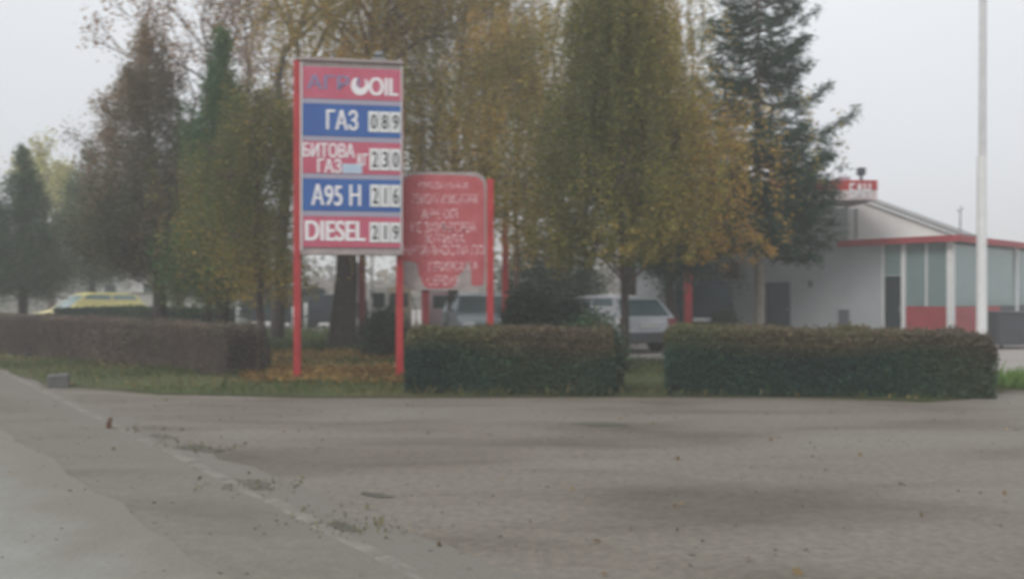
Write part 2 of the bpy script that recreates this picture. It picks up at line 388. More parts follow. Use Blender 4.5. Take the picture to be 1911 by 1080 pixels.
# weeds along the kerb
kp_ = []
for i in range(450):
    c0 = random.choice([(255, 806), (320, 826), (370, 838), (395, 842), (470, 905), (490, 915), (640, 985), (720, 990), (590, 965)]); x, y = G(*c0)
    kp_.append((x + random.gauss(0, .2), y + random.gauss(0, .12), .012))
grass('kerb_weeds', kp_, .022, [(.15, .14, .08), (.19, .17, .10), (.21, .19, .12)], .012)
# fallen leaves
P = scatter([(-4.3, 13.7), (-1.4, 13.3), (-1.0, 16), (-1.6, 20.6), (-4, 22.4), (-6.8, 20.5), (-5.4, 16.5)], 32000, .04, keep=.8)
P[:, 2] += np.abs(RNG.normal(size=len(P))) * .03
leaves('fallen_leaves', P, .075, palette(P, [(.16, .10, .035), (.30, .18, .06), (.36, .24, .085), (.24, .18, .07)], 1.2, 8), aspect=.7, kind='stuff')
P = scatter(verge, 2500, .05); leaves('scattered_leaves', P, .06, palette(P, [(.22, .14, .05), (.30, .22, .10)], 1, 9), aspect=.7, kind='stuff')
P = scatter([(-9, 3), (9, 3), (9, 11.5), (-9, 11.5)], 130, .02); leaves('yard_leaves', P, .04, palette(P, [(.20, .13, .06), (.32, .25, .14)], 1, 9), aspect=.7, kind='stuff')
# loose stones on the yard
P = scatter([(-7, 2.6), (7, 2.6), (10, 11.5), (-10, 11.5)], 1500, .012); leaves('loose_gravel', P, .022, palette(P, [(.17, .155, .135), (.215, .195, .17), (.27, .25, .22)], 2, 9, jit=.1), aspect=.9, kind='stuff')

# ---------------------------------------------------------------- hedges
FOL = 1.9
def hedge(name, p0, p1, depth, h0, h1, cols, n, corem, label, size=.045, twigs=0, group='clipped hedges along the yard', topcols=None, bulge=.085, cat='hedge', ragged=0.035):
    a = np.array([*p0, 0.]); b = np.array([*p1, 0.]); L = np.linalg.norm(b - a); u = (b - a) / L; v = np.array([-u[1], u[0], 0])
    if v[1] < 0: v = -v
    root = empty(name, tuple((a + b) / 2), label=label, cat=cat, group=group); o0 = (a + b) / 2
    def surf(s, t):   # s along 0..L, returns top and depth modulations
        return
    k = RNG.uniform(size=n); s = RNG.uniform(0, L, n); hh = h0 + (h1 - h0) * s / L
    inn = np.abs(RNG.normal(size=n)) * .05 - .02
    face = RNG.choice(4, n, p=[.55, .28, .10, .07])
    y = np.where(face == 0, inn, np.where(face == 2, depth - inn, RNG.uniform(0, depth, n)))
    z = np.where(face == 1, hh - inn, RNG.uniform(.02, 1, n) * hh)
    s = np.where(face == 3, np.where(k < .5, inn, L - inn), s)
    P = a + u * s[:, None] + v * y[:, None]; P[:, 2] = z
    nz = vnoise(P, 2.2, 21); nz2 = vnoise(P, 5.5, 22)
    off = bulge * nz + bulge * .5 * nz2
    P -= v * (np.where(face == 0, 1, 0) * np.maximum(off, -.035))[:, None]
    P[:, 2] += np.where(face == 1, off * .7, 0) + np.abs(RNG.normal(size=n)) * ragged * (z > hh * .9)
    # rounding of upper edge and narrower foot
    P += v * (np.where((face == 0) & (z > hh * .82), (z - hh * .82) * .75, 0))[:, None]
    P[:, 2] -= np.where(face == 1, np.clip(.12 - y, 0, .12) * .6 + np.clip(.2 - s, 0, .2) ** 2 * 2.2 + np.clip(s - L + .2, 0, .2) ** 2 * 2.2, 0)
    P += v * (np.where(face == 0, np.clip(.22 - s, 0, .22) ** 2 * 2.5 + np.clip(s - L + .22, 0, .22) ** 2 * 2.5, 0))[:, None]
    P += u * (np.where((face == 3), np.where(k < .5, 1, -1) * (np.clip(z - hh * .75, 0, 1) * .5 + .05 * nz), 0))[:, None]
    c = palette(P, cols, 1.6, 31)
    if topcols:
        tp = palette(P, topcols, 1.2, 33); f = np.clip((z / hh - .62) / .3 + vnoise(P, 2.5, 44) * .35, 0, 1)[:, None]; c = c * (1 - f) + tp * f
    P[:, :2] -= o0[:2]
    leaves('foliage', P, size, c, root, aspect=.6)
    # interior
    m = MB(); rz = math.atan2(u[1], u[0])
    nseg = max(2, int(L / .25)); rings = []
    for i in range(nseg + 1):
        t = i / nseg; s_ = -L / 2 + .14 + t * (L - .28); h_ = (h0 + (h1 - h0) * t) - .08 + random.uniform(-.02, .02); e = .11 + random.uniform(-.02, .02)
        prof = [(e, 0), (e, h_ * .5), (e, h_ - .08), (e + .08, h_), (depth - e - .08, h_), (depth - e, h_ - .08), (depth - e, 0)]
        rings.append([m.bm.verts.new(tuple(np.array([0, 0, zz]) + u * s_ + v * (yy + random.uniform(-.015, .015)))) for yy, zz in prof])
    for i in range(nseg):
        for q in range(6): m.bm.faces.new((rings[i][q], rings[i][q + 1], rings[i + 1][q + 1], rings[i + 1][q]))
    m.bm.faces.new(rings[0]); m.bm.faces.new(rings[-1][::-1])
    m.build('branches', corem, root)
    if twigs:
        segs = []
        for i in range(twigs):
            s_ = random.uniform(0, L); h_ = h0 + (h1 - h0) * s_ / L
            f = random.random(); y_ = random.uniform(-.03, .05) if f < .7 else random.uniform(0, depth)
            z0 = random.uniform(0, h_ * .6); z1 = min(z0 + random.uniform(.25, .6), h_ + random.uniform(0, .05))
            q0 = a + u * s_ + v * (y_ + .06); q1 = q0 + u * random.gauss(0, .12) - v * random.uniform(.02, .13)
            q0[2] = z0; q1[2] = z1; mid = (q0 + q1) / 2 + RNG.normal(size=3) * .03
            pts = np.array([q0, mid, q1]); pts[:, :2] -= o0[:2]
            segs.append((pts, [.007, .005, .002]))
        tubes_mesh('twigs', segs, M['twig'], root, n=3)
    return root
HG = [(.014, .030, .026), (.020, .050, .040), (.034, .066, .040), (.046, .064, .032)]
HT = [(.070, .060, .042), (.095, .072, .048), (.075, .080, .036)]
HB = [(.085, .066, .058), (.13, .095, .080), (.11, .095, .066), (.060, .050, .048)]
hedge('hedge', (PX(757, 12.3), 12.15), (PX(1145, 12.0), 11.95), 1.0, .85, .86, HG, 70000, M['core'], 'dark green clipped hedge between the tall price sign and the grassy gap', topcols=HT)
hedge('hedge', (PX(1250, 12.0), 12.0), (PX(1850, 11.75), 11.62), 1.05, .86, .82, HG, 105000, M['core'], 'long dark green clipped hedge in front of the white building', topcols=HT)
hedge('hedge', (-15.2, 22.9), (-4.98, 14.75), .9, .90, .83, HB, 95000, M['corebrown'], 'brownish half bare clipped hedge left of the price sign', size=.038, twigs=4500)
hedge('hedge', (PX(95, 25.5), 25.5), (PX(410, 24.5), 24.5), .8, 1.0, 1.0, HG, 30000, M['core'], 'low dark hedge in front of the yellow car, behind the brownish hedge', size=.06)

# ---------------------------------------------------------------- trees
def wander(p0, p1, n, amp):
    t = np.linspace(0, 1, n)[:, None]; P = np.array(p0) * (1 - t) + np.array(p1) * t
    w_ = np.cumsum(RNG.normal(size=(n, 3)) * amp, 0); w_ -= w_[0]; P[1:] += w_[1:] * [1, 1, .3]; return P
def birch(base, H, Rc, cols, nl, nstr, label, lean=(0, 0), r0=.1, leaf=.05, z_lo=.2, sd=(.5, 1.8), barkm='bark', dens=1.0, seed=1, sc=.8, group=None, prof=None, perstr=34, asp=.5, cat='tree', name='birch_tree', zf=1.2, jit=.28):
    """weeping broadleaf: limbs rise and arch over, strands of small leaves hang from them"""
    root = empty(name, (base[0], base[1], 0), label=label, cat=cat, group=group)
    n = 14; tr = wander((0, 0, 0), (lean[0], lean[1], H * .97), n, .05)
    tubes_mesh('trunk', [(tr, np.linspace(r0, .015, n) * (1 + .25 * np.exp(-np.arange(n))))], M[barkm], root, n=9)
    segs = []; starts = []; sdirs = []
    prof = prof or (lambda t: math.sin(math.pi * min(1, (t * .85 + .12))) ** .7)
    for i in range(nl):
        t = z_lo + (1 - z_lo) * ((i + random.random()) / nl) ** .9; t = min(t, .97)
        b = np.array([np.interp(t, np.linspace(0, 1, n), tr[:, k]) for k in range(3)])
        az = i * 2.4 + random.uniform(-.4, .4); rr = Rc * prof((t - z_lo) / (1 - z_lo)) * random.uniform(.45, 1.2)
        d = np.array([math.cos(az), math.sin(az), 0.]); rise = rr * random.uniform(.35, .8)
        q = np.linspace(0, 1, 7)[:, None]
        pts = b + d * rr * q + np.array([0, 0, 1.]) * (rise * np.sin(q * 2.3)) + np.cumsum(RNG.normal(size=(7, 3)) * .04, 0)
        rad = np.linspace(max(.012, r0 * (1 - t) * .5), .006, 7); segs.append((pts, rad))
        for j in range(4):
            u0 = random.uniform(.35, .95); bp = np.array([np.interp(u0, q[:, 0], pts[:, k]) for k in range(3)])
            az2 = az + random.choice((-1, 1)) * random.uniform(.4, 1.2); l2 = rr * random.uniform(.25, .5)
            p2 = bp + np.array([math.cos(az2), math.sin(az2), .25]) * l2 * np.linspace(0, 1, 4)[:, None] + RNG.normal(size=(4, 3)) * .03
            segs.append((p2, [.012, .01, .007, .004]))
            for kk in range(3): starts.append(p2[random.randint(1, 3)]); sdirs.append(d)
        for kk in range(6): starts.append(pts[random.randint(2, 6)]); sdirs.append(d)
    LP = []; LD = []; starts = np.array(starts)
    for i in range(nstr):
        j = random.randrange(len(starts)); s = starts[j] + RNG.normal(size=3) * [jit, jit, jit * .65]
        ln = random.uniform(*sd); m = int(perstr * ln * dens)
        if m < 3: continue
        out_ = sdirs[j] * random.uniform(0, .22) + RNG.normal(size=3) * .06
        t = np.linspace(0, 1, m)[:, None]
        pts = s + out_ * t * ln + np.array([0, 0, -1.]) * (t ** 1.25) * ln
        pts[:, 2] = np.maximum(pts[:, 2], zf + random.random() * .7)
        LP.append(pts + RNG.normal(size=(m, 3)) * .045)
        if i % 4 == 0: segs.append((pts[::max(1, m // 4)], np.full(len(pts[::max(1, m // 4)]), .0035)))
    tubes_mesh('branches', segs, M['twig' if barkm != 'barklight' else 'barkred'], root, n=4, kind='stuff')
    P = np.concatenate(LP); 
    leaves('crown', P, leaf, palette(P, cols, sc, seed), root, aspect=asp, dirv=np.array([[0, 0, -1.]]), dspread=.6)
    return root
def conifer(base, H, Rb, cols, label, ncl=260, per=190, leaf=.07, z_lo=.08, r0=.16, seed=1, power=.85, lump=.25, kind='conifer_tree', group=None, vert=1.0, bark='bark', lean=(0, 0), irregular=.15, asp=.35, cat='tree', szf=1.):
    """dense upright conifer: clumps of scale-leaf sprays over a lumpy cone"""
    root = empty(kind, (base[0], base[1], 0), label=label, cat=cat, group=group)
    tr = wander((0, 0, 0), (lean[0], lean[1], H * .96), 10, .03)
    tubes_mesh('trunk', [(tr, np.linspace(r0, .02, 10))], M[bark], root, n=9)
    segs = []; PP = []; DD = []
    for i in range(ncl):
        t = z_lo + (1 - z_lo) * (1 - math.sqrt(random.random())) if random.random() < .8 else random.uniform(z_lo, 1)
        az = random.uniform(0, 6.283)
        lumpy = 1 + lump * math.sin(az * 3 + seed + t * 9) * .5 + lump * math.sin(az * 2 - t * 14 + seed * 2) * .5 + random.gauss(0, irregular)
        tt = (t - z_lo) / (1 - z_lo); rr = Rb * (1 - tt) ** power * min(1, .55 + tt * 4) * lumpy
        q = random.uniform(.55, 1.0) if random.random() < .8 else random.uniform(.1, .6)
        cx = lean[0] * t + math.cos(az) * rr * q; cy = lean[1] * t + math.sin(az) * rr * q; cz = H * t
        cs = (.16 + .22 * (1 - tt)) * random.uniform(.7, 1.2) * szf
        d = np.array([math.cos(az) * .5, math.sin(az) * .5, vert])
        k = int(per * random.uniform(.7, 1.2) * (.5 + .5 * (1 - tt)))
        g = RNG.normal(size=(k, 3)) * [cs * .55, cs * .55, cs * .75]
        PP.append(np.array([cx, cy, cz]) + g); DD.append(np.repeat(d[None], k, 0))
        if i % 3 == 0:
            b = np.array([lean[0] * t, lean[1] * t, max(.3, cz - rr * .4)]); segs.append((np.array([b, (b + [cx, cy, cz]) / 2 + [0, 0, .03], [cx, cy, cz]]), [.02, .013, .005]))
    tubes_mesh('branches', segs, M['twig'], root, n=4, kind='stuff')
    P = np.concatenate(PP); D = np.concatenate(DD); P[:, 2] = np.maximum(P[:, 2], .05)
    leaves('crown', P, leaf, palette(P, cols, .9, seed), root, aspect=asp, dirv=D, dspread=.5)
    return root
def fir(base, H, Rb, cols, label, nb=80, z_lo=.2, r0=.12, seed=1, power=.8, gap=.2, droop=.1, up=.25, bark='barklight', kind='fir_tree', per=26, leaf=.09, extra=(), group=None, step=.14):
    """open conifer with separate boughs: needle sprays along boughs, sky between"""
    root = empty(kind, (base[0], base[1], 0), label=label, cat='tree', group=group)
    tr = wander((0, 0, 0), (0, 0, H * .98), 12, .015)
    tubes_mesh('trunk', [(tr, np.linspace(r0, .02, 12))], M[bark], root, n=9)
    segs = []; PP = []; DD = []
    boughs = []
    for i in range(nb):
        t = z_lo + (1 - z_lo) * (i + random.random() * .8) / nb
        if random.random() < gap * .5: continue
        az = i * 2.4 + random.uniform(-.5, .5)
        rr = Rb * (1 - (t - z_lo) / (1 - z_lo)) ** power * random.uniform(.65, 1.1) + .15
        boughs.append((t, az, rr))
    boughs += list(extra)
    for t, az, rr in boughs:
        b = np.array([0, 0, H * t]); d = np.array([math.cos(az), math.sin(az), 0])
        q = np.linspace(0, 1, 7)[:, None]
        pts = b + d * rr * q + np.array([0, 0, 1.]) * rr * (-droop * np.sin(q * 3.1) * 1.5 + up * q ** 2) + np.cumsum(RNG.normal(size=(7, 3)) * .02, 0)
        segs.append((pts, np.linspace(.022 + .012 * rr, .005, 7)))
        nn = max(4, int(rr / step))
        for j in range(nn):
            u = .18 + .82 * (j + random.random()) / nn; c = np.array([np.interp(u, q[:, 0], pts[:, k]) for k in range(3)])
            for sgn in (-1, 1):
                if random.random() < gap: continue
                az2 = az + sgn * random.uniform(.6, 1.2); l2 = (rr * .38 * (1.15 - u) + .16) * random.uniform(.6, 1.2)
                dd = np.array([math.cos(az2), math.sin(az2), random.uniform(-.25, .25)])
                k = int(per * (l2 + .25) * 2.2); s = RNG.uniform(0, 1, k)[:, None]
                PP.append(c + dd * l2 * s + RNG.normal(size=(k, 3)) * [.05, .05, .055]); DD.append(np.repeat(dd[None], k, 0))
    tubes_mesh('branches', segs, M['twig'], root, n=4, kind='stuff')
    P = np.concatenate(PP); D = np.concatenate(DD); P[:, 2] = np.maximum(P[:, 2], .3)
    leaves('crown', P, leaf, palette(P, cols, .7, seed), root, aspect=.22, dirv=D, dspread=.55)
    return root
def open_tree(base, H, spread, cols, label, r0=.2, levels=5, leafn=3.0, seed=3, leaf=.07, lean=(0, 0), name='broadleaf_tree', fork=.3, group=None, sc=.5, hang=.0, bark='barkred', angle=.5, first=.34):
    rr = random.Random(seed); root = empty(name, (base[0], base[1], 0), label=label, cat='tree', group=group)
    trunk = []; segs = []; tips = []
    def grow(p, d, l, r, lv):
        n = 4; pts = [p]
        for i in range(n):
            d = d + Vector((rr.gauss(0, .09), rr.gauss(0, .09), .03 if lv < levels - 1 else -hang)); d.normalize(); pts.append(pts[-1] + d * l / n)
        (trunk if lv == 0 else segs).append((np.array(pts), np.linspace(r, r * .65, n + 1)))
        if lv >= 2:
            for q in pts[1:]: tips.append((np.array(q), lv))
        if lv >= levels: return
        k = 3 if lv < 2 else rr.choice((2, 3, 3))
        for j in range(k):
            a = rr.uniform(0, 6.28); s = angle * rr.uniform(.6, 1.3)
            e = d.orthogonal().normalized(); e.rotate(Matrix.Rotation(a, 3, d))
            grow(pts[-1] if j == 0 or rr.random() < .6 else pts[rr.randint(2, n)], (d + e * s * spread).normalized(), l * rr.uniform(.6, .85), r * .6, lv + 1)
    grow(Vector((0, 0, 0)), Vector((lean[0], lean[1], 1)).normalized(), H * first, r0, 0)
    tubes_mesh('trunk', trunk, M[bark], root, n=9)
    tubes_mesh('branches', segs, M[bark], root, n=4)
    P = []
    for p, lv in tips:
        k = RNG.poisson(leafn * (1 if lv >= levels - 1 else .3))
        if k: P.append(p + RNG.normal(size=(k, 3)) * .17 - [0, 0, abs(random.gauss(0, .05)) + hang * .4])
    P = np.concatenate(P)
    leaves('crown', P, leaf, palette(P, cols, sc, seed), root, aspect=.6)
    return root
YB = [(.075, .080, .024), (.14, .12, .030), (.21, .155, .038), (.29, .185, .045), (.25, .135, .045)]
YO = [(.08, .085, .025), (.15, .125, .034), (.25, .17, .04), (.31, .175, .048)]
GR = [(.026, .052, .028), (.040, .072, .034), (.06, .082, .036)]
GB = [(.040, .052, .032), (.075, .070, .045), (.115, .085, .058), (.15, .105, .055)]
PN = [(.020, .042, .032), (.032, .062, .044), (.05, .080, .048)]

# far left conifer and the pale trees behind it
conifer((PX(42, 26), 26), PZ(275, 26), 1.45, GR + [(.06, .06, .04)], 'dark green conical conifer at the far left edge behind the hedge', ncl=260, per=210, z_lo=.27, seed=2, leaf=.08)
open_tree((PX(100, 46), 46), PZ(255, 46), .9, [(.20, .20, .07), (.27, .25, .10), (.17, .17, .06)], 'pale yellow green tree far behind the conical conifers', seed=12, leafn=9, leaf=.16, levels=5, first=.3, r0=.25)
# brownish conifer with dark green companion
conifer((PX(300, 21.5), 21.5), PZ(45, 21.5), 2.1, GB, 'tall brownish green pointed conifer with one stout dark trunk', ncl=560, per=230, z_lo=.27, seed=5, r0=.2, lean=(-.35, 0), power=.72, lump=.35, irregular=.2, leaf=.075)
conifer((PX(172, 35), 35), PZ(272, 35), 1.65, GR, 'smaller dark green conifer leaning against the tall brownish one', ncl=190, per=210, z_lo=.3, seed=6, power=.5, leaf=.11, szf=1.4)
# green conifer group right of it
conifer((PX(415, 19.8), 19.8), PZ(60, 19.8), 1.4, [(.036, .075, .030), (.055, .100, .036), (.10, .105, .034)], 'bright green conifer with a narrow tip behind the hanging yellow foliage', ncl=420, per=190, z_lo=.2, seed=8, power=.95, lump=.4, irregular=.3, leaf=.085)
birch((PX(385, 20.5), 20.5), 3.9, 1.0, YO, 22, 380, 'slender olive tree between the two tall conifers', r0=.09, seed=9, z_lo=.3, perstr=40, leaf=.055)
# bare crowned tall tree far left
open_tree((PX(330, 31), 31), 14.5, 1.15, [(.16, .09, .06), (.20, .13, .07), (.13, .08, .06)], 'tall half bare tree with reddish brown leaves rising behind the conifers', seed=4, leafn=7, leaf=.10, r0=.22, levels=6, first=.3, angle=.62)
open_tree((PX(515, 27), 27), 14.0, .9, [(.15, .10, .05), (.20, .15, .06)], 'dark bare limbed tree rising behind the top left corner of the price sign', seed=21, leafn=2.6, leaf=.08, r0=.24, levels=6, first=.42, bark='bark')
# birches
birch((PX(493, 16.4), 16.4), 5.4, 1.1, [(.06, .070, .025), (.10, .095, .030), (.20, .15, .038), (.25, .155, .042)], 36, 800, 'small yellow brown tree whose thin trunk leans at the end of the brownish hedge', lean=(-.12, .1), r0=.085, seed=31, perstr=42, z_lo=.28, sd=(.4, 1.5))
birch((PX(638, 22.5), 22.5), 12.5, 2.7, YB, 84, 2250, 'huge weeping tree with a thick dark trunk behind the price sign', lean=(1.0, 0), r0=.33, seed=33, z_lo=.3, perstr=36, leaf=.062, sd=(.7, 2.6))
birch((PX(845, 26), 26), 12.5, 2.9, YB[:4], 70, 1750, 'tall weeping olive tree behind the red notice board', r0=.16, seed=35, z_lo=.27, perstr=34, leaf=.068, sd=(.7, 2.6))
birch((PX(960, 21), 21), 8.2, 1.9, YO, 40, 1400, 'thin dark stemmed tree right of the red notice board', r0=.09, seed=37, z_lo=.35, perstr=34, leaf=.06, barkm='barkred')
pr = lambda t: max(.12, (1 - t) ** 1.05 * 1.05) * min(1, .75 + t * 2.5)
birch((PX(1163, 16.3), 16.3), 7.7, 2.8, [(.060, .070, .022), (.11, .105, .028), (.19, .145, .036), (.28, .165, .045)], 84, 3700, 'weeping tree with orange green foliage growing in the gap between the hedges', lean=(-.15, 0), r0=.085, seed=41, z_lo=.2, perstr=44, leaf=.052, sd=(.5, 1.5), prof=pr, barkm='bark', zf=1.95, jit=.42)
birch((PX(1180, 25), 25), 12.0, 2.2, YO, 48, 1050, 'taller yellowish weeping tree behind the orange green one', r0=.15, seed=43, z_lo=.35, perstr=30, leaf=.07, sd=(.7, 2.2))
conifer((PX(1290, 30), 30), PZ(35, 30), 1.6, PN, 'narrow dark conifer whose tip shows left of the open fir', ncl=200, per=150, z_lo=.1, seed=45, lump=.5, irregular=.35, leaf=.1)
conifer((PX(1040, 27), 27), PZ(290, 27), 1.9, GR, 'bushy dark green conifer half hidden behind the weeping trees', ncl=160, per=160, z_lo=.2, seed=47, leaf=.1, power=.6)
conifer((PX(1255, 21.8), 21.8), PZ(330, 21.8), 1.1, PN, 'dark conifer over the silver car', ncl=130, per=200, z_lo=.47, seed=49, leaf=.08, power=.5)
# the open fir in front of the building
ex = [(.52, -.12, 2.0), (.37, .05, 1.6), (.40, -.25, 1.65), (.43, .2, 1.45), (.34, -.1, 1.5), (.46, -.5, 1.5), (.39, -.9, 1.5), (.36, 3.5, 1.9), (.38, 3.0, 1.9), (.42, 3.3, 1.9), (.34, -.6, 1.7), (.35, -1.8, 1.5), (.36, -2.6, 1.6)]
fir((PX(1415, 19), 19), 9.6, 1.85, PN, 'open dark green fir with pale trunk in front of the grey wall', nb=150, z_lo=.25, r0=.13, seed=51, gap=.22, power=.6, per=34, leaf=.10, extra=ex)

# far tree line (reads as one mass through the mist)
P = []
for i in range(260):
    x = random.uniform(-90, 90); y = random.uniform(85, 110); h = random.uniform(2.5, 6.5) + 1.5 * math.sin(x * .07)
    k = 110; P.append(np.array([x, y, h * .5]) + RNG.normal(size=(k, 3)) * [1.8, 1.2, h * .28])
P = np.concatenate(P); P[:, 2] = np.abs(P[:, 2])
leaves('distant_wood', P, .75, palette(P, [(.06, .06, .045), (.10, .09, .06), (.13, .10, .08)], .06, 5), aspect=.8, kind='stuff')

# ---------------------------------------------------------------- shrubs
def shrub(px, Y, rx, h, cols, label, n=14000, leaf=.06, name='shrub', ry=None, z0=0):
    root = empty(name, (PX(px, Y), Y, 0), label=label, cat='shrub')
    nc = 60; PP = []
    for i in range(nc):
        az = random.uniform(0, 6.28); q = math.sqrt(random.random()); t = random.random()
        w_ = math.sin(math.pi * min(1, .2 + t * .75)) ** .6
        c = np.array([math.cos(az) * rx * q * w_, math.sin(az) * (ry or rx) * q * w_, z0 + (h - z0) * (.08 + t * .84)])
        PP.append(c + RNG.normal(size=(n // nc, 3)) * .13)
    P = np.concatenate(PP); P[:, 2] = np.maximum(P[:, 2], .02)
    leaves('foliage', P, leaf, palette(P, cols, 1.4, int(px)), root)
    segs = [(np.array([[0, 0, 0], [math.cos(a_) * rx * .3, math.sin(a_) * rx * .3, h * .45], [math.cos(a_) * rx * .6, math.sin(a_) * rx * .6, h * .8]]), [.025, .015, .005]) for a_ in np.arange(0, 6.2, .8)]
    tubes_mesh('branches', segs, M['twig'], root, n=4)
    return root
DG = [(.012, .028, .02), (.02, .038, .025), (.03, .045, .025)]
shrub(716, 19.5, .48, .95, DG, 'round dark green shrub beside the right leg of the price sign', n=16000)
shrub(985, 16.5, .72, 1.5, DG, 'broad dark shrub behind the hedge right of the notice board', n=20000)
shrub(1065, 17.5, .6, 1.3, DG, 'lower dark shrub left of the silver car', n=15000)
shrub(1105, 12.6, .38, 1.02, HG, 'rough leafy bush growing out of the hedge end', n=9000, leaf=.055)
shrub(1350, 24.5, .35, .9, DG, 'small dark shrub by the grey wall', n=6000)
x, y = G(1890, 722)
grass('corner_grass', np.column_stack([RNG.normal(x, .25, 1500), RNG.normal(y, .2, 1500), np.full(1500, .01)]), .16, [(.07, .13, .03), (.10, .16, .04)], .014)

# ---------------------------------------------------------------- price sign
SY = 14.0; s = F / SY; YAW = .16
sign = empty('price_sign', (PX(561, SY), SY, 0), YAW, label='tall red and blue fuel price sign on two red legs', cat='price sign')
cw = 1 / math.cos(YAW)
def sx(px): return (px - 561) / s * cw * (1 + (px - 561) / 183 * .012)
def sz(py): return CH + (HZ - py) / s
zt, zb = sz(113), sz(470)
MB().box(sx(548), sx(561) - .004, .02, .17, 0, zt + .01, bev=.008).build('leg', M['red'], sign)
MB().box(sx(734), sx(747), .13, .27, 0, zt - .3, bev=.008).build('leg', M['red'], sign)
MB().box(sx(561), sx(744), .0, .125, zb, zt).build('sign_box', M['greyframe'], sign)
MB().box(sx(561), sx(564), -.035, 0, zb + .02, zt - .03, bev=.004).build('edge_trim', M['white'], sign)
MB().box(sx(742.4), sx(744.6), -.03, 0, zb + .02, zt - .03, bev=.004).build('edge_trim', M['white'], sign)
rows = [(124, 183, 'signred'), (193, 253, 'signblue'), (263, 323, 'signred'), (333, 393, 'signblue'), (403, 461, 'signred')]
for i, (a_, b_, mm) in enumerate(rows):
    MB().box(sx(564.4), sx(742), -.02, -.003, sz(b_), sz(a_), bev=.004).build('panel', M[mm], sign)
    if i: MB().box(sx(564.4), sx(742), -.016, -.003, sz(a_) + .004, sz(rows[i - 1][1]) - .004).build('divider', M['dividers'], sign)
MB().box(sx(556), sx(747), -.045, .17, zt, zt + .05, bev=.01).build('top_rail', M['greyframe'], sign)
MB().box(sx(561), sx(745), -.03, .13, zb - .045, zb, bev=.008).build('bottom_rail', M['greyframe'], sign)
def st(body, a_, b_, c_, d_, m='bright', **k): return text(body, sx(a_), sx(b_), sz(d_), sz(c_), -.0205, M[m], sign, **k)
# oil brand row: faded first letters, an open ring emblem, then white OIL
st('АГР', 573, 648, 139, 166, 'fadedblue', bold=.02)
MB().box(sx(643.2), sx(646.4), -.026, -.0205, sz(156), sz(140), bev=.002).build('faded_stroke', M['bright'], sign)
ring = MB(); pts_o = []; pts_i = []
cx_, cz_ = sx(668), sz(157)
poly = []
for k in range(25):
    a_ = R(120) + R(290) * k / 24; poly.append((cx_ + math.cos(a_) * .145, cz_ + math.sin(a_) * .155))
for k in range(24, -1, -1):
    a_ = R(120) + R(290) * k / 24; th = .045 + .05 * math.sin(math.pi * k / 24); poly.append((cx_ + .01 + math.cos(a_) * (.145 - th), cz_ + .02 + math.sin(a_) * (.155 - th)))
bmx = MB(); n_ = 25
for k in range(24):
    q = [poly[k], poly[k + 1], poly[48 - k], poly[49 - k]]
    bmx.prism(q, -.0265, -.0205, 'y')
bmx.build('ring_emblem', M['dividers'] if False else M['bright'], sign)
MB().box(sx(663.5), sx(667.5), -.025, -.0205, sz(166), sz(141), bev=.003).build('faded_stroke', M['fadedblue'], sign)
st('OIL', 685, 736, 140, 174, bold=.045)
st('ГАЗ', 608, 664, 203, 241, bold=.03)
st('БИТОВА', 566, 658, 266, 293, bold=.03)
st('ГАЗ', 592, 634, 295, 322, bold=.03)
st('кг', 664, 682, 284, 307, bold=.03)
MB().box(sx(636), sx(672), -.024, -.0205, sz(322), sz(304), bev=.002).build('blue_sticker', M['pale'], sign)
st('А95 Н', 581, 669, 343, 383, bold=.03)
st('DIESEL', 570, 677, 411, 449, bold=.05)
for (ya, yb, dg, x0_) in [(204, 243, '089', 683), (274, 315, '230', 685), (342, 384, '216', 686), (413, 451, '219', 685)]:
    wd = (741.6 - x0_) / 3
    for k in range(3):
        a_ = x0_ + wd * k
        card = MB().box(sx(a_ + .3), sx(a_ + wd - .3), -.030, -.0205, sz(yb), sz(ya), bev=.003).build('digit_card', M['white'], sign)
        nar = 3.2 if dg[k] == '1' else 0
        text(dg[k], sx(a_ + 5.2 + nar), sx(a_ + wd - 4.2 - nar), sz(yb - 6), sz(ya + 6), -.031, M['black'], card, name='digit', bold=.02, depth=.003)
        MB().box(sx(a_ + wd - 1.2), sx(a_ + wd - .5), -.032, -.0305, sz(yb), sz(ya)).build('card_edge', M['midgrey'], card)
lx = sx(702)
MB().box(lx - .11, lx + .12, -.02, .10, zt + .05, zt + .10, bev=.01).tube([(lx, .04, zt + .08), (lx, .04, zt + .16)], .02).box(lx - .07, lx + .07, -.03, .07, zt + .13, zt + .20, bev=.02).build('floodlight', M['midgrey'], sign)

# ---------------------------------------------------------------- red notice board
NY = 14.6; s2 = F / NY
nb = empty('notice_board', (PX(831, NY), NY, 0), .0, label='worn red notice board with faded white lettering on red posts', cat='notice board')
def bx(px): return (px - 831) / s2
def bz(py): return CH + (HZ - py) / s2
def rr_poly(x0, x1, z0, z1, r, n=6):
    P = []
    for (cx, cz, a0) in [(x1 - r, z1 - r, 0), (x0 + r, z1 - r, 90), (x0 + r, z0 + r, 180), (x1 - r, z0 + r, 270)]:
        for k in range(n + 1): a_ = R(a0 + 90 * k / n); P.append((cx + math.cos(a_) * r, cz + math.sin(a_) * r))
    return P
MB().prism(rr_poly(bx(748), bx(908), bz(541), bz(321), .22), 0, .04, 'y').build('backing_board', M['greyframe'], nb)
